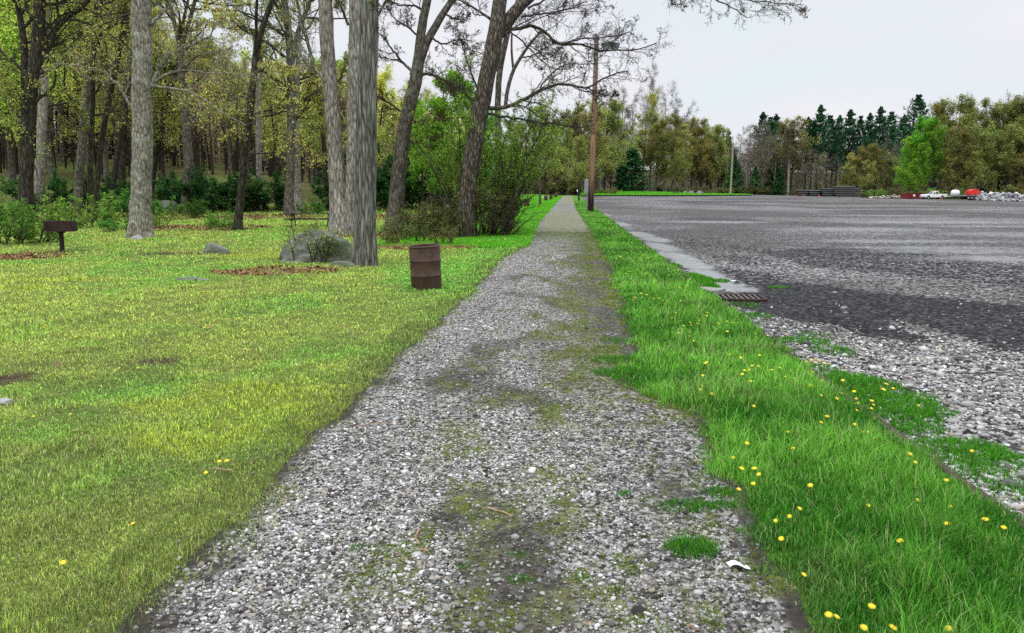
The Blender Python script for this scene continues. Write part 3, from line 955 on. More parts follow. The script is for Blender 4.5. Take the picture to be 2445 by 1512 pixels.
# stones on the lot next to the verge
x, y = scatter(lambda y: 1700 * (5 / np.maximum(y, 4)) ** 1.5, 3.5, 20, lambda y: uK(y) + .15, lambda y: np.minimum(uK(y) + 9.5, .70 * y + .8 - AX * y), cap=110000)
wt, asx, bb = lot_masks(x, y)
keep = rng.uniform(0, 1, len(x)) < (1 - .93 * sstep(.42, .56, asx + .4 * (fbm(x * 3, y * 3, 31) - .5))) * (1 - .9 * sstep(.35, .6, wt)) * (.25 + .75 * sstep(.35, .6, fbm(x * 1.2, y * 1.2, 37))) * sstep(18, 8, y + 3 * fbm(x * .7, y * .7, 5))
x, y = x[keep], y[keep]; n = len(x)
r = np.maximum(.0115 * np.exp(rng.normal(0, .42, n)), y * .0009 * rng.uniform(.6, 1.3, n))
big = rng.uniform(0, 1, n) < .02; r[big] *= 2.0
stones("gravel", x, y, H(x, y) - .08 + r * .2, r, stone_col(n) * .95, "coarse grey white stones on the lot beside the kerb", flat=.6)

# fallen brown leaves
def cards(c, size, col, up=.5, asp=1.5, rg=None):
    """small diamond leaves; returns V, F4, C"""
    g = rg or rng
    n = len(c)
    nm = g.normal(0, 1, (n, 3)); nm[:, 2] = np.abs(nm[:, 2]) + up
    nm /= np.linalg.norm(nm, axis=1, keepdims=True)
    t = np.cross(nm, g.normal(0, 1, (n, 3))); t /= np.linalg.norm(t, axis=1, keepdims=True) + 1e-9
    b = np.cross(nm, t)
    s_ = (size * g.uniform(.6, 1.35, n))[:, None]
    k = g.uniform(.15, .45, n)[:, None]
    V = np.stack([c - t * s_ * asp / 2, c + b * s_ / 2 + t * s_ * (k - .4), c + t * s_ * asp / 2 + nm * s_ * .2, c - b * s_ / 2 + t * s_ * (k - .4)], 1)
    F4 = np.arange(n, dtype=np.int32)[:, None] * 4 + np.arange(4)
    return V.reshape(-1, 3), F4, np.repeat(col[:, None, :], 4, 1).reshape(-1, 3)


lx, lyy = [], []
for (c0, rx, ry) in LITTER:
    nn = int(1900 * min(4, rx * ry))
    r = rng.uniform(0, 1, nn) ** .6 * 1.1; a = rng.uniform(0, 2 * PI, nn)
    lx.append(c0[0] + r * np.cos(a) * rx); lyy.append(c0[1] + r * np.sin(a) * ry)
x = np.concatenate(lx); y = np.concatenate(lyy)
k = x - AX * y < uL(y) - .3; x, y = x[k], y[k]
x = np.concatenate([x, rng.uniform(-9, -1, 260)]); y = np.concatenate([y, rng.uniform(5, 18, 260)])
k = x - AX * y < uL(y) - .1; x, y = x[k], y[k]
k = (rng.uniform(0, 1, len(x)) < sstep(.40, .62, fbm(x * 1.1, y * .8, 121))); x, y = x[k], y[k]
n = len(x)
kk = rng.uniform(0, 1, (n, 1))
c = np.array([.20, .085, .035]) * kk + np.array([.30, .19, .10]) * (1 - kk)
V, F4, C = cards(np.stack([x, y, LZ(x, y) + rng.uniform(.01, .05, n)], -1), .04 + .0010 * y, c * rng.uniform(.4, 1.2, (n, 1)), up=1.2, asp=1.4)
tag(mk("leaves", V, F4, mat=M['litter'], col=C), "fallen brown leaves lying on the lawn under the trees", "fallen leaves", kind="stuff")

# ================================================================== TREES
def resample(pts, n, rad=None):
    p = np.asarray(pts, float)
    r = None if rad is None else np.asarray(rad, float)
    q = p if r is None else np.concatenate([p, r[:, None]], 1)
    for _ in range(2):                         # chaikin rounding that keeps the ends
        a = q[:-1] * .75 + q[1:] * .25; b = q[:-1] * .25 + q[1:] * .75
        q = np.concatenate([q[:1], np.stack([a, b], 1).reshape(-1, q.shape[1]), q[-1:]])
    s_ = np.concatenate([[0], np.cumsum(np.linalg.norm(np.diff(q[:, :3], axis=0), axis=1))])
    t = np.linspace(0, s_[-1], n)
    o = np.stack([np.interp(t, s_, q[:, k]) for k in range(q.shape[1])], -1)
    return (o[:, :3], o[:, 3]) if r is not None else o


class Tubes:
    def __init__(s): s.V = []; s.F = []; s.C = []; s.n = 0

    def add(s, pts, rad, sides, col=None):
        """pts (M,n,3), rad (M,n)"""
        Mn, n = rad.shape
        if Mn == 0: return s
        tg = np.gradient(pts, axis=1); tg /= np.linalg.norm(tg, axis=2, keepdims=True) + 1e-9
        mt = tg.mean(1)
        ref = np.where((np.abs(mt[:, 2]) > .75)[:, None], np.array([1., 0, 0]), np.array([0, 0, 1.]))
        a = np.cross(tg, ref[:, None, :]); a /= np.linalg.norm(a, axis=2, keepdims=True) + 1e-9
        b = np.cross(tg, a)
        w_ = np.arange(sides) * 2 * PI / sides
        ring = pts[:, :, None, :] + rad[:, :, None, None] * (a[:, :, None, :] * np.cos(w_)[:, None] + b[:, :, None, :] * np.sin(w_)[:, None])
        i = np.arange(Mn)[:, None, None] * (n * sides) + np.arange(n - 1)[None, :, None] * sides
        k = np.arange(sides); k2 = (k + 1) % sides
        f = np.stack([i + k, i + k2, i + sides + k2, i + sides + k], -1).reshape(-1, 4) + s.n
        s.V.append(ring.reshape(-1, 3)); s.F.append(f); s.n += Mn * n * sides
        c = np.array([.05, .042, .035]) if col is None else col
        s.C.append(np.broadcast_to(c, (Mn * n * sides, 3)))
        return s

    def data(s):
        return np.concatenate(s.V), np.concatenate(s.F), np.concatenate(s.C)

    def build(s, name, mat, parent=None, org=(0, 0, 0)):
        V, Fq, _ = s.data()
        return mk(name, V - np.asarray(org), Fq, mat=mat, parent=parent, smooth=True)


def unit(v): return v / (np.linalg.norm(v, axis=-1, keepdims=True) + 1e-9)


def grow(p, d, L, r, n, wig, trop, g, taper=.75):
    """M branches at once -> pts (M,n+1,3), rad (M,n+1)"""
    Mn = len(p); pts = np.empty((Mn, n + 1, 3)); pts[:, 0] = p; d = d.copy()
    for i in range(n):
        d = unit(d + g.normal(0, wig, (Mn, 3)) + np.array([0, 0, trop]))
        pts[:, i + 1] = pts[:, i] + d * (L / n)[:, None]
    t = np.linspace(0, 1, n + 1)
    return pts, r[:, None] * (1 - taper * t)[None]


def spawn(pts, rad, L, k, t0, t1, ang, ratio, g, rr=.55, fall=.55):
    Mn, n1, _ = pts.shape
    t = (t0 + (t1 - t0) * ((np.arange(k)[None] + g.uniform(.1, .9, (Mn, k))) / k))
    f = t * (n1 - 1); i = np.clip(f.astype(int), 0, n1 - 2); fr = (f - i)[..., None]
    m = np.arange(Mn)[:, None]
    p = pts[m, i] * (1 - fr) + pts[m, i + 1] * fr
    tg = unit(pts[m, i + 1] - pts[m, i])
    rr_ = rad[m, i] * (1 - fr[..., 0]) + rad[m, i + 1] * fr[..., 0]
    q = g.normal(0, 1, (Mn, k, 3)); q = unit(q - (q * tg).sum(-1, keepdims=True) * tg)
    an = ang * g.uniform(.7, 1.25, (Mn, k, 1))
    d = tg * np.cos(an) + q * np.sin(an)
    l = (L[:, None] * ratio * (1 - fall * t) * g.uniform(.65, 1.3, (Mn, k)))
    return p.reshape(-1, 3), d.reshape(-1, 3), l.ravel(), np.minimum(rr_ * rr, rr_ * .9).ravel()


def ramify(tubes, pts, rad, L, levels, g, rmin=.006, col=None):
    """levels: list of dict(k,t0,ang,ratio,n,wig,trop,sides); returns last-level pts"""
    last = pts
    for lv in levels:
        p, d, l, r = spawn(pts, rad, L, lv['k'], lv.get('t0', .2), lv.get('t1', 1.0), lv['ang'], lv['ratio'], g, lv.get('rr', .55), lv.get('fall', .5))
        r = np.maximum(r, rmin)
        pts, rad = grow(p, d, l, r, lv['n'], lv['wig'], lv.get('trop', .03), g, .6)
        L = l
        tubes.add(pts, rad, lv['sides'], col)
        last = pts
    return last


def trunk_tube(pts, rad, sides, g, flare=.35, ridge=.012, kr=9, zf=.8):
    s_ = np.concatenate([[0], np.cumsum(np.linalg.norm(np.diff(pts, axis=0), axis=1))])
    tg = unit(np.gradient(pts, axis=0))
    a = unit(np.cross(tg, np.array([0, 1., 0]))); b = np.cross(tg, a)
    w_ = np.arange(sides) * 2 * PI / sides
    ph = g.uniform(0, 6)
    lob = 1 + .45 * np.cos(3 * w_ + ph) + .3 * np.cos(5 * w_ + ph * 2)
    rr = rad[:, None] * (1 + flare * np.exp(-s_ / .55)[:, None] * lob[None])
    nz = fbm(np.cos(w_)[None] * kr * .5 + np.sin(w_)[None] * kr * .37 + 50 + 0 * s_[:, None], (np.sin(w_)[None] * kr * .5) + s_[:, None] * zf, int(ph * 100), 3) - .5
    rr = rr + 2 * ridge * nz + rad[:, None] * .10 * (fbm(w_[None] * 0 + ph, s_[:, None] * .5 + 0 * w_[None], 3) - .5)
    ring = pts[:, None, :] + rr[..., None] * (a[:, None, :] * np.cos(w_)[:, None] + b[:, None, :] * np.sin(w_)[:, None])
    n = len(pts)
    i = np.arange(n - 1)[:, None] * sides; k = np.arange(sides); k2 = (k + 1) % sides
    f = np.stack([i + k, i + k2, i + sides + k2, i + sides + k], -1).reshape(-1, 4)
    return ring.reshape(-1, 3), f


LIMB_LV = [dict(k=12, t0=.12, ang=.75, ratio=.50, n=7, wig=.20, trop=.05, sides=5, rr=.45),
           dict(k=7, t0=.15, ang=.75, ratio=.55, n=5, wig=.22, trop=.04, sides=3, rr=.55),
           dict(k=5, t0=.2, ang=.7, ratio=.6, n=4, wig=.25, trop=.03, sides=3, rr=.6)]


def hero(name, label, cat, base, trunks, limbs=(), bark='bark_mid', seed=1, sides=28, flare=.3, ridge=.012, kr=9, zf=.8, auto=0, bud=(.13, .10, .05), nb=1, bs=.045, rmin=.006, group=None, lv=None,
         limb_r=None, Y=None, up=(0, 0), crown_label=None):
    """base pixel; trunks = [[(px,py,width)...]...]; limbs = [[(px,py)...], radius in width px]"""
    g = np.random.default_rng(seed)
    b = G(*base)
    if Y is not None: b = np.array([(base[0] - CX) / F * Y, Y, float(H((base[0] - CX) / F * Y, Y))])
    Yd = b[1]
    root = empty(name, b, label, cat, group)
    VV, FF = [], []; n0 = 0
    sp, sr, sl_ = [], [], []
    for ti, tk in enumerate(trunks):
        dep = Yd + (g.uniform(-1, 1) * 1.2 if ti else 0)
        q = []
        for i, (px, py, wd) in enumerate(tk):
            yy = Yd + (dep - Yd) * i / max(1, len(tk) - 1)
            q.append(P(px, py, yy))
        q = np.array(q); rd = np.array([t[2] for t in tk]) / 2 / F * Yd
        if ti == 0: q[0, 2] = b[2] - .25
        L = np.linalg.norm(np.diff(q, axis=0), axis=1).sum()
        pts, rad = resample(q, int(max(14, L / .35)), rd)
        pts[2:] += np.cumsum(g.normal(0, .006, (len(pts) - 2, 3)), 0) * (rad[2:, None] * 8)
        V, f = trunk_tube(pts, rad, sides if ti == 0 else max(10, sides // 2), g, flare if ti == 0 else 0, ridge, kr, zf)
        VV.append(V - b); FF.append(f + n0); n0 += len(V)
        sp.append(pts); sr.append(rad); sl_.append(L)
    mk("trunk", np.concatenate(VV), np.concatenate(FF), mat=M[bark], parent=root, smooth=True)
    tips = []
    lv = lv or LIMB_LV
    for (pix, wd) in limbs:
        dep = g.uniform(-.35, .35)
        p0 = P(*pix[0], Yd); Ltot = np.linalg.norm(P(*pix[-1], Yd) - p0)
        q = np.array([P(px, py, Yd + dep * Ltot * i / (len(pix) - 1)) for i, (px, py) in enumerate(pix)])
        r0 = wd / 2 / F * Yd
        pts, rad = resample(q, 18, np.linspace(r0, max(rmin * 1.5, r0 * .25), len(q)))
        pts[1:-1] += g.normal(0, Ltot * .006, (16, 3))
        T = Tubes(); T.add(pts[None], rad[None], 8)
        last = ramify(T, pts[None], rad[None], np.array([Ltot]), lv, g, rmin)
        tips.append(last)
        T.build("limb", M[bark] if wd > 6 else M['twig'], root, b)
    if auto:
        T = Tubes()
        for pts, rad, L in zip(sp, sr, sl_):
            n1 = 24
            qq, q_r = resample(pts, n1, rad)
            la = [dict(k=auto, t0=up[0], t1=1, ang=1.0, ratio=.0, n=8, wig=.16, trop=.05, sides=6, rr=.4)] + lv
            p, d, l, r = spawn(qq[None], q_r[None], np.array([L]), auto, up[0], 1, 1.0, 0, g)
            l = g.uniform(2.0, 4.6, len(p)) * (Yd / 45 if Yd > 45 else 1)
            r = np.maximum(np.minimum(r, .10), .02)
            bp, br_ = grow(p, d, l, r, 8, .16, .05, g, .75)
            T.add(bp, br_, 6)
            tips.append(ramify(T, bp, br_, l, [dict(lv[0], k=6)] + list(lv[1:]), g, rmin))
        T.build("branches", M['twig'], root, b)
    if tips and nb:
        c = []
        for t in tips:
            for _ in range(nb):
                j = g.integers(1, t.shape[1], len(t))
                c.append(t[np.arange(len(t)), j] + g.normal(0, bs * .5, (len(t), 3)))
        c = np.concatenate(c); n = len(c)
        cc = np.asarray(bud)[None] * np.clip(g.normal(1, .35, n), .4, 2)[:, None] * (1 + g.normal(0, .12, (n, 3)))
        V, F4, C = cards(c - b, bs, cc, up=.1, asp=1.5, rg=g)
        mk("crown", V, F4, mat=M['leaf'], parent=root, col=C)
    return root


OLIVE = (.38, .39, .10); BUD = (.12, .085, .04); GREENB = (.27, .33, .05)
hero("maple_tree", "stout pale grey mottled tree right of the pedestal grill, broadest trunk in the wood", "tree", (337, 567),
     [[(337, 567, 50), (336, 450, 45), (337, 300, 44), (342, 150, 43), (343, 0, 43), (348, -150, 38), (356, -420, 26)]],
     [([(358, 210), (378, 169), (399, 135), (434, 117), (469, 104), (501, 89), (510, 61)], 11), ([(362, 200), (391, 180), (447, 164), (490, 176), (564, 178), (640, 190)], 7),
      ([(358, 206), (434, 213), (486, 234), (543, 278), (586, 300)], 7), ([(318, 260), (300, 230), (269, 187), (243, 165), (187, 158), (130, 150)], 7),
      ([(325, 26), (278, 43), (243, 61), (200, 90)], 6), ([(360, 60), (395, 20), (440, -30)], 10)], 'bark_grey', 3, 44, .42, .02, 10, 3.0, bud=OLIVE, nb=1, bs=.055)
hero("shagbark_tree", "grey tree with long vertical strips of bark, standing at the right end of the boulder", "tree", (871, 634),
     [[(870, 640, 56), (873, 521, 50), (878, 304, 46), (886, 130, 43), (891, 0, 41), (900, -200, 38), (915, -560, 26)]],
     [([(900, 40), (925, 0), (950, -60)], 7)], 'bark_hick', 7, 64, .22, .028, 20, .55, bud=OLIVE)
hero("oak_tree", "twin stemmed grey tree forking near the ground, just behind the boulder", "tree", (820, 562),
     [[(820, 570, 66), (814, 520, 54), (806, 434, 38), (798, 304, 33), (789, 195, 33), (782, 43, 32), (778, 0, 31), (770, -300, 24)],
      [(838, 556, 44), (840, 500, 34), (839, 434, 31), (841, 260, 31), (847, 87, 35), (849, 0, 36), (856, -300, 26)]],
     [([(782, 215), (767, 180), (745, 152), (735, 90), (720, 52), (690, 20)], 8), ([(800, 20), (812, -10), (830, -60)], 10), ([(812, 190), (826, 150), (838, 120)], 4),
      ([(832, 60), (815, 20), (800, -20)], 6), ([(796, 300), (770, 310), (730, 300)], 4)], 'bark_pale', 9, 40, .32, .02, 10, 1.2, bud=OLIVE)
hero("oak_tree", "dark limbed oak forking into two high stems, standing left of the rusty barrel", "tree", (939, 556),
     [[(939, 560, 46), (942, 500, 37), (947, 434, 34), (958, 304, 33), (980, 217, 30), (989, 180, 29), (995, 108, 21), (1008, 26, 20), (1017, -10, 19), (1030, -160, 12)],
      [(989, 182, 24), (1019, 100, 19), (1049, 48, 17), (1080, 0, 15), (1120, -60, 11)]],
     [([(982, 169), (954, 143), (935, 115), (915, 87), (890, 70)], 7), ([(994, 178), (1036, 178), (1062, 195), (1097, 204), (1130, 225)], 7), ([(976, 292), (1015, 287), (1045, 284), (1060, 290)], 8),
      ([(962, 270), (924, 243), (895, 225)], 5), ([(1030, 90), (1060, 110), (1090, 90), (1130, 100)], 5), ([(1015, 30), (985, 10), (950, 15), (920, -10)], 6), ([(1060, 30), (1090, 50), (1120, 40)], 5),
      ([(1000, 90), (970, 60), (945, 50), (925, 20)], 5), ([(960, 330), (1000, 345), (1040, 335)], 4)], 'bark_mid', 13, 36, .34, .018, 10, 1.2, bud=BUD, nb=1, bs=.042)
hero("oak_tree", "leaning brown oak beside the path whose bare crooked branches reach out towards the lamp pole", "tree", (1107, 567),
     [[(1105, 572, 52), (1112, 520, 42), (1121, 454, 38), (1137, 316, 39), (1153, 237, 39), (1172, 138, 37), (1184, 79, 37), (1190, 30, 32), (1196, -24, 29), (1205, -180, 22), (1215, -420, 12)],
      [(1186, 84, 30), (1203, 62, 30), (1222, 38, 28), (1248, 8, 25), (1275, -14, 24), (1330, -70, 22), (1430, -115, 18), (1545, -105, 13)]],
     [([(1200, 88), (1236, 63), (1271, 65), (1307, 75), (1331, 109), (1370, 101), (1394, 111), (1433, 118), (1489, 122), (1528, 118), (1568, 103)], 9),
      ([(1350, 104), (1375, 94), (1410, 91), (1449, 91), (1489, 83), (1512, 70)], 4),
      ([(1165, 259), (1204, 261), (1248, 237), (1287, 215), (1315, 203), (1350, 197), (1390, 209), (1429, 201), (1469, 178), (1500, 170)], 10),
      ([(1165, 272), (1212, 282), (1267, 290), (1323, 296), (1370, 304), (1420, 300)], 6), ([(1137, 245), (1117, 233), (1094, 205), (1054, 190), (1015, 170)], 6),
      ([(1172, 47), (1145, 28), (1098, 0), (1060, -20)], 7), ([(1245, 40), (1311, 32), (1350, 24), (1378, 16), (1425, 8)], 5), ([(1290, 210), (1310, 180), (1350, 150), (1400, 155), (1440, 150)], 4),
      ([(1150, 240), (1115, 150), (1100, 90), (1085, 60)], 4), ([(1540, -105), (1600, -80), (1660, -40), (1710, -2), (1745, 18), (1785, 44)], 7), ([(1700, -10), (1760, -4), (1820, 6), (1880, 8), (1918, 12)], 4),
      ([(1590, -85), (1580, -40), (1600, -6), (1640, 8)], 4), ([(1260, 20), (1320, -10), (1380, -15), (1440, 5)], 5), ([(1215, 70), (1280, 130), (1320, 170), (1370, 160)], 4), ([(1400, 208), (1440, 230), (1470, 225)], 3)],
     'bark_brown', 17, 44, .30, .022, 12, 1.0, bud=(.07, .05, .025), nb=1, bs=.034,
     lv=[dict(k=14, t0=.10, ang=.75, ratio=.42, n=8, wig=.22, trop=.04, sides=5, rr=.4), dict(k=8, t0=.12, ang=.7, ratio=.55, n=6, wig=.24, trop=.03, sides=3, rr=.5),
         dict(k=5, t0=.2, ang=.7, ratio=.55, n=4, wig=.26, trop=.03, sides=3, rr=.6)])
hero("oak_tree", "thinner brown forked tree rising out of the bush behind the leaning oak", "tree", (1192, 540),
     [[(1192, 545, 20), (1190, 400, 17), (1188, 290, 15), (1190, 200, 14), (1200, 130, 13), (1214, 70, 12), (1236, 10, 11), (1250, -60, 8)], [(1206, 260, 9), (1212, 209, 9), (1226, 166, 8), (1238, 145, 8), (1262, 108, 7), (1291, 75, 5)],
      [(1226, 168, 6), (1221, 120, 5), (1222, 80, 4)]],
     [([(1240, 140), (1280, 130), (1320, 105)], 4), ([(1214, 72), (1260, 50), (1290, 30)], 4), ([(1195, 180), (1160, 130), (1120, 120)], 4), ([(1262, 108), (1300, 130), (1340, 120)], 3)], 'bark_brown', 19, 18, .2, .01, bud=BUD, bs=.042)
hero("oak_tree", "near black tree splitting into three stems, at the far left behind the grill", "tree", (57, 541),
     [[(57, 548, 36), (60, 460, 31), (63, 390, 30), (72, 260, 28), (80, 174, 26), (93, 87, 26), (98, 0, 24), (105, -200, 16)], [(60, 330, 16), (58, 240, 16), (58, 150, 15), (55, 90, 14), (42, 20, 13), (30, -60, 10)],
      [(84, 180, 14), (100, 140, 15), (122, 90, 14), (140, 54, 13), (190, 20, 12), (240, -30, 9)]],
     [([(70, 270), (40, 215), (0, 180)], 5), ([(75, 330), (50, 240), (-10, 190)], 3), ([(90, 420), (60, 330), (0, 300)], 3)], 'bark_dark', 23, 26, .3, .015, auto=9, up=(.3, 0), bud=OLIVE, nb=2, bs=.06)
hero("maple_tree", "pale trunk close behind the black three stemmed tree", "tree", (95, 506), [[(93, 510, 22), (97, 400, 22), (101, 304, 22), (106, 130, 18), (110, 0, 16), (115, -150, 10)]], [], 'bark_pale', 29, 18, .25, .01,
     auto=9, up=(.3, 0), bud=OLIVE, nb=2, bs=.075)
hero("maple_tree", "slim dark tree leaning slightly right, first one right of the pedestal grill", "tree", (186, 521),
     [[(183, 525, 20), (187, 450, 18), (193, 391, 18), (213, 195, 18), (226, 87, 18), (239, 0, 18), (255, -160, 11)]], [([(212, 200), (240, 165), (280, 150)], 5)], 'bark_mid', 31, 18, .25, .01, auto=9, up=(.35, 0), bud=OLIVE, nb=2, bs=.075)
hero("maple_tree", "thin straight dark tree standing second to the right of the pedestal grill", "tree", (215, 533),
     [[(215, 537, 15), (215, 450, 13), (217, 347, 12), (222, 230, 10), (224, 120, 9), (230, 0, 7)]], [], 'bark_dark', 37, 14, .25, .008, auto=7, up=(.35, 0), bud=OLIVE, nb=2, bs=.075)
hero("maple_tree", "thin dark tree leaning right, foot beside the straight thin trunk", "tree", (227, 530),
     [[(225, 534, 12), (234, 420, 12), (243, 326, 13), (265, 217, 12), (287, 109, 11), (304, 0, 10), (330, -150, 6)]], [], 'bark_dark', 41, 14, .25, .008, auto=8, up=(.3, 0), bud=OLIVE, nb=2, bs=.075)
hero("maple_tree", "thin dark tree leaning right, just left of the stout pale trunk", "tree", (263, 500),
     [[(263, 503, 13), (272, 430, 13), (282, 369, 13), (300, 260, 12), (318, 120, 9), (330, 0, 7)]], [], 'bark_dark', 43, 12, .2, .008, auto=8, up=(.3, 0), bud=OLIVE, nb=2, bs=.08)
hero("maple_tree", "dark straight trunk half hidden by the stout pale trunk on its left side", "tree", (288, 480),
     [[(288, 483, 18), (292, 390, 16), (296, 300, 15), (300, 180, 12), (302, 40, 9), (306, -60, 6)]], [], 'bark_dark', 45, 12, .2, .008, auto=8, up=(.3, 0), bud=OLIVE, nb=2, bs=.085)
hero("maple_tree", "slim dark tree leaning right, directly right of the stout pale trunk", "tree", (361, 474),
     [[(360, 477, 12), (370, 400, 12), (382, 326, 12), (404, 226, 12), (424, 160, 11), (432, 108, 11), (436, 60, 9), (450, 0, 6)]], [], 'bark_dark', 47, 12, .2, .008, auto=8, up=(.35, 0), bud=OLIVE, nb=2, bs=.085)
hero("maple_tree", "brownish tree with a high fork at the leaf litter, right of the stout pale trunk", "tree", (443, 510),
     [[(443, 514, 24), (447, 440, 21), (451, 369, 20), (441, 260, 18), (434, 174, 16), (431, 108, 14), (414, 50, 9), (400, -10, 8), (390, -80, 5)], [(431, 110, 11), (443, 80, 10), (455, 40, 9), (466, 0, 8), (480, -80, 5)]],
     [([(434, 175), (460, 140), (500, 120), (540, 130)], 4)], 'bark_mid', 53, 18, .25, .012, auto=9, up=(.4, 0), bud=OLIVE, nb=2, bs=.08)
hero("oak_tree", "slim dark tree curving up to the right, standing in the lawn before the wood", "tree", (566, 551),
     [[(566, 556, 26), (568, 540, 20), (574, 490, 18), (580, 390, 17), (598, 260, 16), (609, 152, 15), (624, 65, 13), (652, 0, 11), (675, -100, 7)], [(609, 150, 9), (612, 90, 8), (612, 30, 7), (616, -30, 5)]],
     [([(603, 273), (654, 260), (711, 243), (767, 213), (800, 190)], 5), ([(588, 300), (560, 290), (537, 270), (500, 250)], 4), ([(597, 235), (560, 228), (500, 232), (440, 225)], 4), ([(590, 365), (659, 369), (711, 365), (782, 367)], 4),
      ([(620, 80), (580, 60), (540, 70), (500, 50)], 4), ([(630, 50), (560, 20), (500, 30)], 4), ([(605, 180), (640, 160), (690, 165)], 3)], 'bark_dark', 59, 20, .3, .012, bud=OLIVE, nb=2, bs=.06)
hero("maple_tree", "dark tree with a broad foot standing behind the picnic table", "tree", (694, 515),
     [[(692, 519, 26), (691, 440, 20), (694, 380, 20), (697, 250, 19), (694, 160, 19), (690, 100, 18), (684, 40, 16), (672, -60, 10)], [(697, 160, 11), (706, 90, 12), (722, 50, 11), (742, 0, 9), (760, -80, 6)]],
     [([(690, 100), (660, 40), (640, 0)], 6), ([(702, 275), (740, 285), (775, 300)], 4)], 'bark_mid', 61, 20, .35, .012, auto=9, up=(.45, 0), bud=GREENB, nb=2, bs=.06)
hero("maple_tree", "mossy grey trunk right behind the dark tree at the picnic table", "tree", (708, 510), [[(709, 513, 32), (706, 450, 25), (704, 380, 22), (706, 250, 15), (712, 120, 10), (716, 20, 6)]], [], 'bark_grey', 67, 16, .4, .01,
     auto=7, up=(.4, 0), bud=GREENB, nb=2, bs=.075)
hero("maple_tree", "pale slender trunk in the wood between the curving tree and the picnic table", "tree", (620, 486), [[(621, 489, 15), (618, 380, 14), (617, 282, 13), (622, 180, 10), (628, 60, 7)]], [], 'bark_pale', 71, 12, .2, .006,
     auto=8, up=(.4, 0), bud=GREENB, nb=2, bs=.08)
hero("maple_tree", "dark slender tree leaning left behind the twin stemmed tree", "tree", (779, 502), [[(780, 505, 11), (777, 420, 11), (774, 347, 10), (760, 230, 9), (745, 140, 8), (720, 52, 7), (700, -30, 5)]], [], 'bark_dark', 73, 12, .2, .006,
     auto=8, up=(.4, 0), bud=GREENB, nb=2, bs=.08)


# ------------------------------------------------------------------ background tree kinds, copied many times
def proto_decid(name, seed, leaf, nleaf, size, hgt=18., cw=1., barkc='bark_mid', tw=(.06, .05, .042), t0=.35, leanx=0., fork=False, tropic=.08):
    g = np.random.default_rng(seed)
    root = empty(name, (0, 0, 0), "x", "tree")
    n = 22
    z = np.linspace(-.4, hgt * .93, n)
    wob = np.cumsum(g.normal(0, .075, (n, 2)), 0) * np.linspace(.2, 1, n)[:, None]
    pts = np.stack([wob[:, 0] + leanx * z, wob[:, 1], z], -1)
    rad = np.interp(np.linspace(0, 1, n), [0, .05, .5, 1], [.34, .25, .17, .03]) * hgt / 18
    V, f = trunk_tube(pts, rad, 9, g, .2, .01)
    T = Tubes()
    L1 = dict(k=20, ang=.85)
    p, d, l, r = spawn(pts[None], rad[None], np.array([hgt]), 20, t0, .99, .9, .34 * cw, g, .5, .62)
    l *= g.uniform(.6, 1.35, len(l)); b1, r1 = grow(p, d, l, np.maximum(r, .03), 8, .17, tropic, g, .8)
    TT = Tubes(); TT.add(b1, r1, 5)
    VT, FT, _ = TT.data()
    mk("trunk", np.concatenate([V, VT]), np.concatenate([f, FT + len(V)]), mat=M[barkc], parent=root, smooth=True)
    last = ramify(T, b1, r1, l, [dict(k=7, t0=.2, ang=.75, ratio=.5, n=5, wig=.2, trop=.05, sides=3, rr=.5), dict(k=5, t0=.2, ang=.75, ratio=.55, n=4, wig=.22, trop=.04, sides=3, rr=.6),
                                 dict(k=5, t0=.2, ang=.7, ratio=.6, n=2, wig=.2, trop=.03, sides=3, rr=.6)], g, .012, np.asarray(tw))
    V1, F1, C1 = T.data()
    j = g.integers(0, len(last), nleaf); i = g.integers(0, 3, nleaf)
    c = last[j, i] + g.normal(0, .28, (nleaf, 3))
    k = g.integers(0, len(leaf), nleaf)
    clump = fbm(c[:, 0] * .5 + 30, c[:, 2] * .5 + c[:, 1] * .31, seed)
    cc = np.asarray(leaf)[k] * np.clip(g.normal(1, .25, nleaf), .5, 1.7)[:, None] * (.55 + .9 * clump)[:, None]
    V2, F2, C2 = cards(c, size, cc, up=.5, asp=1.3, rg=g)
    mk("crown", np.concatenate([V1, V2]), np.concatenate([F1, F2 + len(V1)]), mat=M['leaf'], parent=root, col=np.concatenate([C1, C2]))
    root["h"] = hgt
    return root


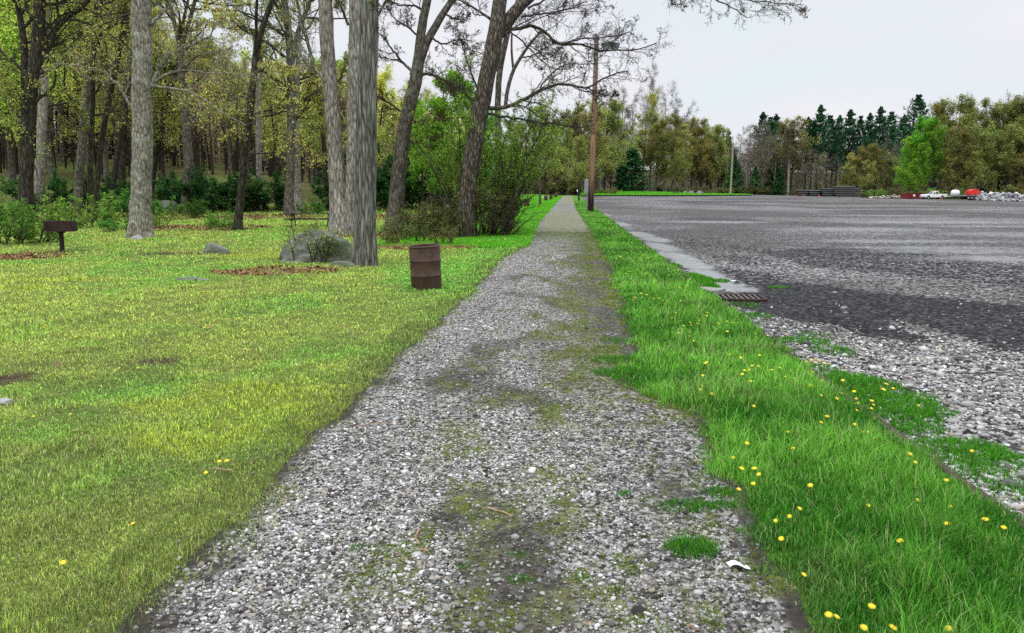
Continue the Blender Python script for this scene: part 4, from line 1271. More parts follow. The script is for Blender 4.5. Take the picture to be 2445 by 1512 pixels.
def proto_pine(name, seed, col, hgt=25., rad0=4.2, dens=26, low=.18, shape='pine', csize=.30):
    g = np.random.default_rng(seed)
    root = empty(name, (0, 0, 0), "x", "tree")
    z = np.linspace(-.4, hgt, 16)
    pts = np.stack([np.cumsum(g.normal(0, .03, 16)), np.cumsum(g.normal(0, .03, 16)), z], -1)
    V, f = trunk_tube(pts, np.interp(z, [-.4, hgt], [.38, .03]), 8, g, .1, .01)
    mk("trunk", V, f, mat=M['bark_dark'], parent=root, smooth=True)
    T = Tubes(); cs, ds = [], []
    nw = int(dens)
    for k in range(nw):
        t = low + (1 - low) * (k + g.uniform(0, .6)) / nw
        if shape == 'pine':
            R0 = rad0 * np.interp(t, [low, .45, .7, .88, 1], [.8, 1., .75, .34, .04]) * g.uniform(.45, 1.3)
        else:
            R0 = rad0 * (1 - t) ** .75 * g.uniform(.8, 1.15) + .2
        m = int(g.integers(4, 7))
        az = g.uniform(0, 2 * PI) + np.arange(m) * 2 * PI / m + g.normal(0, .25, m)
        up = (g.uniform(.05, .35, m) + (.5 * t ** 3)) if shape == 'pine' else g.uniform(-.15, .2, m)
        d = np.stack([np.cos(az), np.sin(az), up], -1)
        p = np.repeat(np.array([[np.interp(t * hgt, z, pts[:, 0]), np.interp(t * hgt, z, pts[:, 1]), t * hgt]]), m, 0)
        b, r = grow(p, unit(d), np.full(m, R0) * g.uniform(.6, 1.2, m), np.full(m, .06), 6, .07, .05 if shape == 'pine' else -.01, g, .7)
        T.add(b, r, 3)
        bp, bd, bl, br2 = spawn(b, r, np.full(m, R0), 7, .25, 1, .75, .34, g, .6, .3)
        b2, r2 = grow(bp, bd, bl, br2, 3, .08, .06, g, .6)
        T.add(b2, r2, 3)
        for _ in range(6):
            j = g.uniform(.1, 1, len(b2)); s_ = (j * 2.99).astype(int)
            cs.append(b2[np.arange(len(b2)), s_] + (b2[np.arange(len(b2)), s_ + 1] - b2[np.arange(len(b2)), s_]) * (j * 2.99 - s_)[:, None] + g.normal(0, .1, (len(b2), 3)))
    V1, F1, C1 = T.data()
    c = np.concatenate(cs); n = len(c)
    rr = np.hypot(c[:, 0], c[:, 1])
    cc = np.asarray(col)[None] * np.clip(g.normal(1, .28, n), .45, 1.8)[:, None] * (.6 + .8 * fbm(c[:, 0] * .6 + 9, c[:, 2] * .6 + c[:, 1] * .3, seed))[:, None]
    V2, F2, C2 = cards(c, csize, cc, up=.9, asp=1.9, rg=g)
    mk("crown", np.concatenate([V1, V2]), np.concatenate([F1, F2 + len(V1)]), mat=M['needle'], parent=root, col=np.concatenate([C1 * .6, C2]))
    root["h"] = hgt
    return root


def proto_shrub(name, seed, leaf, nleaf, size, hgt=2., wid=1., stems=9, vase=None):
    g = np.random.default_rng(seed)
    root = empty(name, (0, 0, 0), "x", "shrub")
    a = g.uniform(0, 2 * PI, stems); r0 = np.sqrt(g.uniform(0, 1, stems)) * wid * .35
    p = np.stack([r0 * np.cos(a), r0 * np.sin(a), -.1 + 0 * a], -1)
    d = unit(np.stack([np.cos(a) * wid * g.uniform(.2, .9, stems) / hgt, np.sin(a) * wid * g.uniform(.2, .9, stems) / hgt, np.ones(stems)], -1))
    L = hgt * g.uniform(.6, 1.1, stems)
    b, r = grow(p, d, L, np.full(stems, .012 * hgt ** .8 + .006), 7, .12, .04, g, .8)
    T = Tubes(); T.add(b, r, 5)
    last = ramify(T, b, r, L, [dict(k=8, t0=.15, ang=.8, ratio=.42, n=4, wig=.2, trop=.05, sides=3, rr=.55), dict(k=6, t0=.15, ang=.8, ratio=.5, n=3, wig=.22, trop=.03, sides=3, rr=.6)], g, .004 * max(1, hgt ** .5))
    T.build("branches", M['twig'], root)
    j = g.integers(0, len(last), nleaf); i = g.integers(0, last.shape[1], nleaf)
    c = last[j, i] + g.normal(0, size * .9, (nleaf, 3)); c[:, 2] = np.maximum(c[:, 2], .03)
    if vase: c = c[np.hypot(c[:, 0], c[:, 1]) < vase[0] + vase[1] * c[:, 2]]; nleaf = len(c)
    cc = np.asarray(leaf)[g.integers(0, len(leaf), nleaf)] * np.clip(g.normal(1, .28, nleaf), .45, 1.8)[:, None]
    V, F4, C = cards(c, size, cc, up=.8, asp=1.5, rg=g)
    mk("foliage", V, F4, mat=M['leaf'], parent=root, col=C)
    root["h"] = hgt
    return root


used = set()


def place(proto, x, y, hgt, label, cat, group=None, wf=1., rz=None, dz=0.):
    o = proto if proto.name not in used else copy_tree(proto)
    used.add(proto.name); used.add(o.name)
    s_ = hgt / proto["h"]
    o.location = (x, y, float(H(x, y)) + dz)
    o.scale = (s_ * wf, s_ * wf, s_)
    o.rotation_euler = (0, 0, random.uniform(0, 2 * PI) if rz is None else rz)
    tag(o, label, cat, group)
    return o


B1 = [(.28, .23, .13), (.36, .29, .16), (.38, .36, .16)]
OL = [(.44, .46, .13), (.35, .37, .11), (.52, .55, .16)]
YG = [(.46, .56, .11), (.36, .48, .09), (.54, .60, .13)]
BG = [(.22, .48, .05), (.28, .54, .06), (.16, .38, .04)]
BZ = [(.29, .26, .08), (.22, .21, .07), (.27, .29, .08)]
GB = [(.26, .22, .17), (.21, .18, .14), (.18, .155, .12)]
bare = [proto_decid("bare_tree", 101 + k, B1, 5000, .11, barkc=['bark_mid', 'bark_dark', 'bark_mid'][k], t0=[.3, .25, .4][k]) for k in range(3)]
oliv = [proto_decid("budding_tree", 111 + k, OL, 10000, .125, barkc='bark_dark', t0=[.25, .2, .3][k]) for k in range(3)]
yell = [proto_decid("leafing_tree", 121 + k, YG, 12000, .135, barkc='bark_mid', t0=[.2, .25][k]) for k in range(2)]
brig = [proto_decid("leafing_tree", 131 + k, BG, 19000, .19, barkc='bark_mid', t0=.1, cw=1.1) for k in range(2)]
bron = [proto_decid("budding_tree", 141 + k, BZ + [(.30, .34, .09)], 13000, .18, barkc='bark_mid', t0=.12, cw=1.15) for k in range(3)]
olfar = [proto_decid("budding_tree", 151 + k, [(.32, .36, .10), (.25, .29, .08), (.24, .22, .08), (.36, .40, .12)], 13000, .18, barkc='bark_dark', t0=.12, cw=1.15) for k in range(3)]
gbar = [proto_decid("bare_tree", 161 + k, GB, 4200, .10, barkc='bark_pale', tw=(.12, .105, .095), t0=.2, cw=1.05) for k in range(3)]
syca = proto_decid("sycamore_tree", 171, GB + BZ, 3600, .26, barkc='bark_white', tw=(.2, .18, .16), t0=.42, cw=1.2) if 'bark_white' in M else None
pine = [proto_pine("pine_tree", 181 + k, (.034, .10, .046), dens=[30, 34, 27][k], rad0=[5.6, 5.0, 6.4][k], low=.3) for k in range(3)]
heml = proto_pine("hemlock_tree", 191, (.035, .12, .04), hgt=10, rad0=3.6, dens=24, low=.02, shape='cone', csize=.26)

gE = np.random.default_rng(77)
# --- left wood: rows of trees one can tell apart, dense at the back
env = lambda px: np.interp(px, [0, 300, 400, 480, 560, 640, 720, 800, 900, 1000, 1060, 1130], [-120, -120, 10, 90, 120, 130, 110, 140, 170, 195, 215, 240])
cnt = 0
for row, (d0, d1, nrow) in enumerate([(64, 76, 16), (78, 92, 20), (94, 112, 24), (114, 135, 26)]):
    for k in range(nrow):
        px = -60 + 1200 * (k + gE.uniform(.1, .9)) / nrow
        d = gE.uniform(d0, d1)
        if px > 1000 and d < 80: continue
        x = (px - CX) / F * d
        top = env(px) + gE.uniform(-10, 110) * (1 if px > 380 else 1.6)
        zt = CAMH + (HOR - top) / F * d
        hh = zt - float(H(x, d))
        if hh < 6: continue
        hh = min(hh, 27)
        q = gE.uniform()
        if px < 330: kind = 'y' if q < .42 else 'o' if q < .72 else 'b'
        elif px < 800: kind = 'o' if q < .45 else 'b' if q < .74 else 'y'
        else: kind = 'y' if q < .4 else 'o' if q < .75 else 'b'
        zone = "on the far left" if px < 330 else "in the wood behind the picnic table" if px < 800 else "behind the two oaks near the barrel"
        if kind == 'b':
            place(bare[cnt % 3], x, d, hh, f"bare brown tree {zone}", "tree", f"bare trees of the left wood {zone}", wf=gE.uniform(.75, 1.05), dz=-.1)
        elif kind == 'o':
            place(oliv[cnt % 3], x, d, hh, f"olive budding tree {zone}", "tree", f"olive budding trees of the left wood {zone}", wf=gE.uniform(.8, 1.1), dz=-.1)
        else:
            place(yell[cnt % 2], x, d, hh, f"yellow green leafing tree {zone}", "tree", f"fresh leafed trees of the left wood {zone}", wf=gE.uniform(.8, 1.15), dz=-.1)
        cnt += 1

# --- the far-off mass of the wood on the slope behind
g = np.random.default_rng(5)
n = 330000
px = g.uniform(-120, 1160, n); d = 84 + 90 * g.uniform(0, 1, n) ** .8
x = (px - CX) / F * d; gz = H(x, d)
topz = CAMH + (HOR - (env(px) + 40 + 50 * fbm(px * .02, d * .03, 3))) / F * d
t = g.uniform(0, 1, n)
z = gz + (np.maximum(topz - gz, 3)) * t
k = (x < AX * d - 16) & (fbm(x * .35, z * .35 + d * .21, 31) > .40)
x, y, z, t, px = x[k], d[k], z[k], t[k], px[k]; n = len(x)
hue = fbm(x * .09, z * .12 + y * .07, 8)
hz = hue + .16 * (t - .5)
c = np.where((hz > .56)[:, None], np.array([.48, .54, .14]), np.where((hz > .44)[:, None], np.array([.38, .34, .15]), np.array([.23, .19, .13])))
c = c * np.clip(g.normal(1, .3, n), .4, 1.9)[:, None] * (.45 + .6 * np.clip(t + .1, 0, 1))[:, None] ** 0
V2, F2, C2 = cards(np.stack([x, y, z], -1), .19, c, up=.5, rg=g)
T = Tubes()
m = 900
px = g.uniform(-100, 1120, m); d = g.uniform(80, 165, m); x = (px - CX) / F * d; k = x < AX * d - 16
x, d = x[k], d[k]; z0 = H(x, d) - .5
px = px[k] if len(px) != len(x) else px
hl = CAMH + (HOR - env(px) - 75) / F * d - z0
k = hl > 4; x, d, z0, hl = x[k], d[k], z0[k], hl[k]
pp, rr = grow(np.stack([x, d, z0], -1), np.tile(np.array([[0, 0, 1.]]), (len(x), 1)), np.minimum(hl * g.uniform(.7, 1, len(x)), g.uniform(12, 20, len(x))), g.uniform(.05, .22, len(x)), 6, .05, .05, g, .7)
T.add(pp, rr, 5, np.array([.06, .05, .04]))
V1, F1, C1 = T.data()
tag(mk("woods", np.concatenate([V1, V2]), np.concatenate([F1, F2 + len(V1)]), mat=M['leaf'], col=np.concatenate([C1, C2])), "distant brown and olive woodland rising on the slope behind the left wood", "woods", kind="stuff")

g = np.random.default_rng(6)
n = 150000
px = g.uniform(1215, 2520, n)
d = np.interp(px, [1215, 1440, 1460, 1600, 1900, 2080, 2150, 2520], [250, 255, 305, 355, 350, 345, 240, 232]) + g.uniform(0, 40, n)
tp = np.interp(px, [1215, 1340, 1450, 1560, 1640, 1720, 1760, 1900, 2130, 2170, 2300, 2520], [340, 320, 300, 270, 320, 345, 340, 350, 350, 300, 285, 280]) + 40 * fbm(px * .03, px * 0, 5)
x = (px - CX) / F * d; gz = H(x, d); topz = CAMH + (HOR - tp) / F * d
t = g.uniform(0, 1, n); z = gz + (topz - gz) * t
k = fbm(x * .22, z * .22 + d * .13, 35) > .36
x, y, z, t = x[k], d[k], z[k], t[k]; n = len(x)
hz = fbm(x * .06, z * .1 + y * .05, 9) + .2 * (t - .5)
c = np.where((hz > .55)[:, None], np.array([.20, .24, .06]), np.where((hz > .42)[:, None], np.array([.16, .135, .06]), np.array([.10, .085, .06]))) * np.clip(g.normal(1, .3, n), .4, 1.9)[:, None]
V2, F2, C2 = cards(np.stack([x, y, z], -1), .36, c, up=.5, rg=g)
tag(mk("woods", V2, F2, mat=M['leaf'], col=C2), "dim brown and green woodland behind the trees around the far end of the lot", "woods", kind="stuff")

# --- shrubs
sh_g = [proto_shrub("shrub", 201 + k, [(.14, .30, .05), (.20, .38, .06), (.10, .21, .04)], 2400, .06, 1.6, 1.6) for k in range(2)]
sh_d = [proto_shrub("shrub", 211 + k, [(.045, .12, .035), (.06, .17, .04), (.035, .085, .028)], 5200, .08, 2.2, 2.4) for k in range(2)]
sh_s = [proto_shrub("shrub", 221 + k, [(.17, .18, .055), (.13, .12, .05), (.22, .25, .08)], 2600, .045, 1.3, 1.3) for k in range(2)]
SHR = [('g', 20, 585, 1.5), ('g', 75, 580, 1.6), ('g', 40, 545, 1.4), ('g', 165, 545, 1.3), ('g', 220, 548, 1.7), ('g', 300, 556, 1.1), ('g', 375, 545, .9), ('g', 395, 515, 1.6),
       ('g', 270, 520, 1.8), ('g', 0, 525, 1.6),
       ('d', 490, 505, 2.6), ('d', 520, 508, 2.8), ('d', 548, 505, 2.4), ('d', 600, 505, 2.2), ('d', 640, 505, 2.4), ('d', 660, 500, 2.6), ('d', 415, 500, 2.4), ('d', 300, 505, 2.2), ('d', 350, 505, 2.4), ('d', 905, 500, 4.2),
       ('d', 960, 500, 3.2), ('d', 990, 500, 3.0), ('d', 830, 500, 2.5), ('d', 230, 500, 2.4), ('d', 130, 505, 2.6), ('d', 460, 500, 2.2),
       ('g', 525, 548, .9), ('g', 535, 545, .7), ('g', 810, 515, 1.0), ('g', 745, 512, 1.4), ('g', 470, 520, 1.2),
       ('s', 960, 575, .9), ('s', 990, 568, 1.2), ('s', 1020, 560, 1.6), ('s', 1045, 565, 1.3), ('s', 1070, 570, 1.1), ('s', 1010, 580, .6), ('s', 940, 585, .5), ('s', 1060, 585, .6)]
for i, (k, px, py, hh) in enumerate(SHR):
    p = G(px, py)
    if k == 'g':
        place(sh_g[i % 2], p[0], p[1], hh, "bright green leafy shrub at the edge of the wood on the left", "shrub", "bright green shrubs along the wood edge", wf=1.1)
    elif k == 'd':
        place(sh_d[i % 2], p[0], p[1], hh, "dark green evergreen shrub under the trees of the left wood", "shrub", "dark green shrubs under the left wood", wf=1.15)
    else:
        place(sh_s[i % 2], p[0], p[1], hh, "low olive brown brush between the two oaks by the barrel", "shrub", "low brush near the leaning oak", wf=1.0)
# the leafy twiggy bush beside the leaning oak
p = G(1232, 566)
bush = proto_shrub("bush", 231, [(.20, .34, .05), (.26, .42, .06), (.15, .23, .04), (.13, .15, .04)], 44000, .05, 5.4, 3.4, stems=26, vase=(1.1, .62))
place(bush, p[0] - 1.1, p[1] + 1.6, 5.7, "big dark twiggy bush with small green leaves, right beside the leaning oak", "bush", wf=.86)
lowb = proto_shrub("bush", 233, [(.15, .16, .05), (.12, .12, .045), (.20, .22, .06)], 24000, .04, 2.2, 2.6, stems=40, vase=(1.35, .0))
place(lowb, p[0] - 1.35, p[1] + .6, 2.5, "low olive brush along the foot of the big dark bush beside the path", "bush", wf=.95)
for px, py, top, lab, pr in [(1062, 515, 190, "bright green young tree behind the low brush, left of the leaning oak", 0), (1130, 512, 215, "bright green young tree showing behind the leaning oak", 1),
                             (1010, 505, 255, "yellow green small tree right of the dark limbed oak", 0), (1290, 490, 255, "green leafy tree behind the big dark bush, next to the path", 1)]:
    q = G(px, py); zt = CAMH + (HOR - top) / F * q[1]
    place((brig if px < 1200 else yell)[pr], q[0], q[1], zt - q[2], lab, "tree", wf=.95)
# shrub growing over the boulder
sb = proto_shrub("shrub", 241, [(.20, .27, .08), (.14, .19, .055), (.26, .34, .11)], 1500, .032, 1.1, 1.0, stems=12)
q = G(738, 628); place(sb, q[0], q[1], 1.15, "twiggy green shrub leaning against the left side of the boulder", "shrub", wf=1.0)

# --- trees around the far end of the lot
def farrow(lst, protos, cat, label, group, wf=(.9, 1.15)):
    for i, (px, top, d) in enumerate(lst):
        d += -22 if px > 2150 else 15 if px > 1900 else 20 if px > 1740 else 85 if px > 1600 else 40 if px > 1440 else 0
        x = (px - CX) / F * d
        zt = (CAMH + (HOR - top) / F * d) * (gE.uniform(.9, 1.04) if cat == 'pine' else 1)
        place(protos[i % len(protos)], x, d, zt - float(H(x, d)) + .3, label, cat, group, wf=gE.uniform(*wf), dz=-.3)


farrow([(1345, 300, 215), (1368, 285, 232), (1395, 255, 240), (1418, 262, 225), (1380, 330, 205), (1330, 275, 240), (1300, 290, 225), (1440, 250, 245), (1260, 300, 215), (1225, 290, 230), (1455, 330, 225)], olfar, "tree",
       "olive green tree beyond the end of the path, behind the lamp pole", "olive trees behind the near pole")
farrow([(1455, 235, 262), (1478, 222, 268), (1500, 232, 255), (1585, 225, 262), (1605, 245, 255), (1625, 262, 250), (1430, 245, 258)], gbar, "tree", "bare grey tree rising over the trees right of the near pole", "bare trees right of the near pole", (.8, .95))
farrow([(1548, 168, 275)], [gbar[1]], "tree", "tallest bare tree against the sky, right of the near pole", None, (.55, .6))
farrow([(1548, 228, 250)], [yell[1]], "tree", "tall yellow green tree in front of the tallest bare tree", None, (.6, .7))
farrow([(1470, 300, 235), (1530, 290, 240), (1560, 300, 235), (1580, 330, 230), (1600, 295, 245), (1625, 300, 240), (1645, 292, 250), (1655, 320, 240), (1615, 340, 235)], bron, "tree",
       "bronze budding tree between the near pole and the far pole", "bronze trees between the two poles")
farrow([(1668, 298, 258), (1690, 305, 250), (1708, 312, 262), (1680, 340, 245), (1715, 345, 255)], olfar, "tree", "olive green tree just left of the far pole", "olive trees left of the far pole")
farrow([(1760, 320, 300), (1780, 305, 310), (1805, 298, 320), (1775, 350, 290), (1745, 345, 300), (1825, 305, 310), (1850, 320, 300), (1895, 320, 310), (1905, 350, 300), (1815, 350, 290), (1840, 360, 285)], gbar, "tree",
       "grey brown bare tree between the far pole and the black pipes", "bare trees right of the far pole", (.95, 1.2))
farrow([(1862, 298, 295), (1880, 300, 300)], bron, "tree", "brown budding tree with rounded crown above the black pipes", "brown trees above the black pipes", (1, 1.1))
farrow([(1733, 330, 315), (1742, 352, 300), (1716, 322, 330), (1728, 312, 345)], [pine[1]], "pine", "small dark pine close to the far pole", "dark pines by the far pole", (.6, .75))
farrow([(1806, 278, 360), (1838, 275, 365), (1824, 290, 350)], pine, "pine", "dark pine standing above the bare trees left of the black pipes", "pines above the bare trees", (.8, 1.))
farrow([(1912, 268, 330), (1940, 262, 325), (1962, 275, 345), (1985, 268, 335), (2010, 268, 340), (2035, 272, 330), (2055, 280, 325), (2080, 264, 335), (2105, 260, 340), (2135, 262, 330), (1925, 300, 310), (1975, 310, 310),
        (2060, 310, 310), (2110, 300, 310)], pine, "pine", "dark green pine in the row behind the black pipes", "row of pines behind the black pipes", (.8, 1.05))
farrow([(2165, 238, 300)], [pine[2]], "pine", "broad dark pine with upswept top, left of the single tallest pine", None, (.85, .9))
farrow([(2220, 234, 305)], [pine[0]], "pine", "dark pine standing clear at the right end of the pine row", None, (.62, .66))
farrow([(1930, 365, 290), (1955, 372, 285), (1990, 380, 282), (2020, 372, 288), (2050, 350, 285), (2075, 352, 280), (2100, 345, 285), (2125, 350, 280), (2140, 372, 270), (2010, 395, 275), (2065, 385, 272), (2105, 385, 270)],
       gbar + olfar, "tree", "low brown and olive tree below the row of pines", "low trees below the pines", (1.0, 1.3))
farrow([(2172, 288, 252), (2200, 300, 246), (2160, 335, 250), (2182, 350, 240)], brig, "tree", "bright green leafy tree at the left edge of the right hand grove", "bright green trees above the red skip", (.85, 1.1))
farrow([(2215, 262, 262), (2255, 258, 255), (2290, 262, 262), (2330, 255, 255), (2370, 248, 258), (2410, 240, 252), (2450, 236, 256), (2230, 320, 248), (2280, 318, 246), (2335, 310, 246), (2390, 300, 244), (2440, 300, 246),
        (2250, 380, 242), (2310, 372, 240), (2420, 370, 240)], bron + olfar, "tree", "tall bronze and olive leafing tree of the grove behind the white pickup", "grove behind the white pickup", (1.0, 1.25))
farrow([(2285, 250, 275), (2210, 250, 278), (2380, 240, 275)], gbar, "tree", "bare grey treetop rising above the right hand grove", "bare treetops above the grove", (.6, .8))
farrow([(1505, 347, 226)], [heml], "tree", "dense dark green evergreen at the edge of the lot behind the near pole", None, (1.15, 1.15))
farrow([(1482, 392, 224)], [heml], "tree", "low dark green evergreen beside the larger dense evergreen", None, (1.1, 1.1))
farrow([(1745, 375, 290), (1838, 370, 290), (1850, 405, 280), (1795, 400, 285)], [heml], "tree", "dark green hemlock among the bare trees right of the far pole", "hemlocks among the bare trees", (.8, .95))
farrow([(1873, 305, 283)], [syca], 'tree', 'white limbed bare tree standing just left of the black pipes', None, (1.1, 1.1))
# brush under the far treeline
for i, px in enumerate(np.concatenate([np.linspace(1250, 1480, 11), np.linspace(1560, 1730, 10), np.linspace(1750, 1900, 8), np.linspace(2060, 2445, 19)])):
    d = gE.uniform(212, 222) if px < 1480 else gE.uniform(300, 312) if px < 2055 else gE.uniform(205, 214)
    x = (px - CX) / F * d
    zn = "beyond the end of the path" if px < 1480 else "at the far side of the lot near the far pole" if px < 1900 else "along the foot of the grove on the right"
    place((sh_s if px < 1900 or i % 3 else sh_g)[i % 2], x, d, gE.uniform(1.5, 4.2), f"low brush {zn}", "shrub", f"brush {zn}", wf=1.6, dz=-.2)
# ================================================================== THINGS
def at(px, py, dz=0.):
    return G(px, py, dz)


# --- rusty barrels
def make_barrel(label, group, hgt, r):
    root = empty("barrel", (0, 0, 0), label, "barrel", group)
    h = hgt
    prof = [(r * .97, -.03), (r * .985, .0), (r, .015), (r, h * .315), (r * 1.02, h * .328), (r * 1.035, h * .338), (r * 1.02, h * .348), (r, h * .36), (r, h * .655), (r * 1.02, h * .668), (r * 1.035, h * .678), (r * 1.02, h * .688), (r, h * .70),
            (r * .995, h * .985), (r * .94, h * .975), (r * .94, .06), (.01, .05)]
    b = Geo().lathe(prof, 44)
    # small dents
    V = np.array(b.V); a = np.arctan2(V[:, 1], V[:, 0])
    dent = .012 * np.exp(-((a + 1.2) / .35) ** 2 - ((V[:, 2] - h * .82) / .12) ** 2) + .018 * np.exp(-((a + 2.0) / .4) ** 2 - ((V[:, 2] - h * .15) / .12) ** 2)
    V[:, :2] *= (1 - dent / r)[:, None]
    b.V = [tuple(v) for v in V]
    b.build("body", M['rust'], root, auto=35)
    rp = []
    for k in range(9):
        w_ = 2 * PI * k / 8
        rp.append((r * 1.0 + .013 * math.cos(w_), h * .99 + .013 * math.sin(w_)))
    Geo().lathe(rp, 44).build("rim", M['rust'], root, smooth=True)
    return root


p = at(1019, 689)
hb = 105 / F * p[1] * 1.0
bar = make_barrel("large rusty brown steel drum standing in the grass left of the path, the nearest one", None, hb, 73 / 2 / F * p[1])
bar.location = p + np.array([0, 0, -.01]); bar.rotation_euler = (R(1.0), R(-2.6), 0.4)
for (px, py, hq, lab) in [(1258, 493.5, 18.5, "rusty drum nearest the big dark bush, first of the far drums along the path"), (1303.5, 479.5, 12.5, "far rusty drum beside the flat pale stone, front one of the distant cluster"),
                          (1315.5, 476.5, 12, "far rusty drum second in the distant cluster, between two others"), (1326, 471.5, 10.5, "far rusty drum third in the distant cluster, close to the path"),
                          (1331.5, 468.0, 9.5, "farthest rusty drum right at the path edge"), (1306, 465.0, 9.5, "far rusty drum standing back from the path near a grey trunk")]:
    q = at(px, py + .5)
    b2 = copy_tree(bar); b2.location = q; s_ = (hq / F * q[1]) / hb; b2.scale = (s_,) * 3
    b2.rotation_euler = (R(random.uniform(-2, 2)), R(random.uniform(-2, 2)), random.uniform(0, 6))
    tag(b2, lab, "barrel", "rusty drums along the far path")
q = at(1300, 474)


# --- rocks
def rock(name, loc, dims, seed, label, cat="rock", mat='rock', rz=0., sub=5, sink=.3, kind_shape=None, group=None):
    import bmesh
    bm = bmesh.new(); bmesh.ops.create_icosphere(bm, subdivisions=sub, radius=1.0)
    g = np.random.default_rng(seed)
    V = np.array([v.co[:] for v in bm.verts])
    nd = g.normal(0, 1, (9, 3)); nd = unit(nd); nd[:, 2] = np.abs(nd[:, 2])
    for k in range(9):                               # flatten facets like split stone
        lim = g.uniform(.62, .92); dd = V @ nd[k]
        V -= np.maximum(0, dd - lim)[:, None] * nd[k][None]
    if kind_shape: V = kind_shape(V)
    nz = fbm(V[:, 0] * 2.2 + seed, V[:, 1] * 2.2 + V[:, 2] * 1.7, seed, 5) - .5
    nz2 = fbm(V[:, 0] * 7 + seed, V[:, 1] * 7 + V[:, 2] * 5.7, seed, 4) - .5
    V *= (1 + .22 * nz + .06 * nz2)[:, None]
    V *= np.array(dims)[None]
    V[:, 2] += dims[2] * (1 - 2 * sink) * .5
    for v, c in zip(bm.verts, V): v.co = c
    me = bpy.data.meshes.new(name); bm.to_mesh(me); bm.free()
    for pl in me.polygons: pl.use_smooth = True
    me.set_sharp_from_angle(angle=R(38))
    me.materials.append(M[mat])
    o = bpy.data.objects.new(name, me); COL.objects.link(o)
    o.location = [float(v) for v in loc]; o.rotation_euler = (0, 0, rz)
    return tag(o, label, cat, group)


p = at(778, 628)
k = p[1] / F


def wedge(V):
    V = V.copy()
    # high hump on the left falling in a long slope to the right
    V[:, 2] *= np.interp(V[:, 0], [-1, -.6, -.3, .3, 1], [.7, 1.05, 1.04, .74, .35])
    return V


rock("boulder", (p[0] - 24 * k, p[1] + .9, p[2] - .05), (88 * k * 1.22, 1.2, 92 * k * 1.28), 4, "big lichen grey boulder lying against the foot of the shagbark tree", "boulder", kind_shape=wedge, sink=.52, sub=6)
p = at(514, 606); rock("rock", p, (.42, .3, .30), 8, "small mossy angular rock alone in the middle of the lawn", sink=.35)
p = at(460, 668); rock("rock", p, (.38, .25, .07), 9, "flat dark slab of rock level with the grass, near the middle of the lawn", sink=.5, sub=4)
p = at(340, 570); rock("rock", (p[0], p[1] - .45, p[2]), (.22, .18, .16), 10, "small pale rock at the foot of the stout grey trunk", mat='pale_rock', sub=4)
p = at(400, 510); rock("rock", p, (1.0, .6, .75), 12, "grey boulder among the green shrubs behind the stout grey trunk")
p = at(1300, 473); rock("rock", p, (.9, .5, .25), 14, "flat pale stone on the grass beside the far drums", mat='pale_rock', sub=4)
p = at(13, 962); rock("rock", p, (.07, .06, .045), 15, "small pale stone lying in the grass at the left edge", mat='pale_rock', sub=4)
p = at(1525, 1468); rock("rock", p, (.045, .05, .035), 16, "dark broken stone on the gravel near the bottom of the path", mat='black_iron', sub=4)
p = at(820, 636); rock("rock", p, (.35, .22, .12), 17, "low flat grey stone in front of the boulder", sub=4)
for px, py, wq, hq, lab in [(1650, 463.3, 20, 8.5, "hump shaped grey boulder on the far grass strip, left of the far pole"), (1671 + 13, 464, 27, 10, ""), (1637, 462.5, 14, 8, "grey boulder hiding the front of the far white car")]:
    if not lab: continue
    q = at(px, py)
    rock("boulder", q, (wq / 2 / F * q[1], wq / 2.6 / F * q[1], hq / F * q[1] * .8), int(px), lab, "boulder", sub=4, sink=.4, mat='rock')
q = at(1671, 465.2); rock("boulder", q, (13.5 / F * q[1], 10 / F * q[1], 9.5 / F * q[1]), 61, "larger rounded grey boulder nearest the far pole on the grass strip", "boulder", sub=4, sink=.35)


# --- pedestal grills
def make_grill(label, h=1.0, w_=.62):
    root = empty("grill", (0, 0, 0), label, "grill", None)
    Geo().tube((0, 0, -.1), (0, 0, h * .62), .065, .065, 16).build("post", M['black_iron'], root, auto=40)
    b = Geo(); z0 = h * .62; hb_ = h * .30; d = .42
    b.box((0, 0, z0 + .012), (w_, d, .024))
    b.box((w_ / 2 - .011, 0, z0 + hb_ / 2 + .012), (.02, d, hb_)); b.box((0, d / 2 - .011, z0 + hb_ / 2 + .012), (w_ - .044, .02, hb_))
    # left side wall with its two hand slots
    x0 = -w_ / 2 + .011
    # front panel with two slots near the left
    zc = z0 + hb_ / 2 + .012; yf = -d / 2 + .011
    b.box((x0, 0, zc), (.02, d, hb_))
    xs = [-w_ / 2 + .022, -w_ / 2 + .07, -w_ / 2 + .10, -w_ / 2 + .155, -w_ / 2 + .185, w_ / 2 - .022]
    for i in (0, 2, 4):
        b.box(((xs[i] + xs[i + 1]) / 2, yf, zc), (xs[i + 1] - xs[i], .02, hb_))
    for i in (1, 3):
        b.box(((xs[i] + xs[i + 1]) / 2, yf, zc + hb_ * .40), (xs[i + 1] - xs[i], .02, hb_ * .2)); b.box(((xs[i] + xs[i + 1]) / 2, yf, zc - hb_ * .36), (xs[i + 1] - xs[i], .02, hb_ * .28))
    b.build("firebox", M['rust_dark'], root, bevel=.004)
    g_ = Geo()
    for k in range(9): g_.tube((-w_ / 2 + .05 + k * (w_ - .1) / 8, -d / 2 + .03, z0 + hb_ * .72), (-w_ / 2 + .05 + k * (w_ - .1) / 8, d / 2 - .03, z0 + hb_ * .72), .006, n=6)
    g_.build("cooking_grate", M['black_iron'], root)
    Geo().tube((0, 0, z0 - .05), (0, 0, z0 + .001), .09, .13, 14).build("collar", M['black_iron'], root, auto=40)
    return root


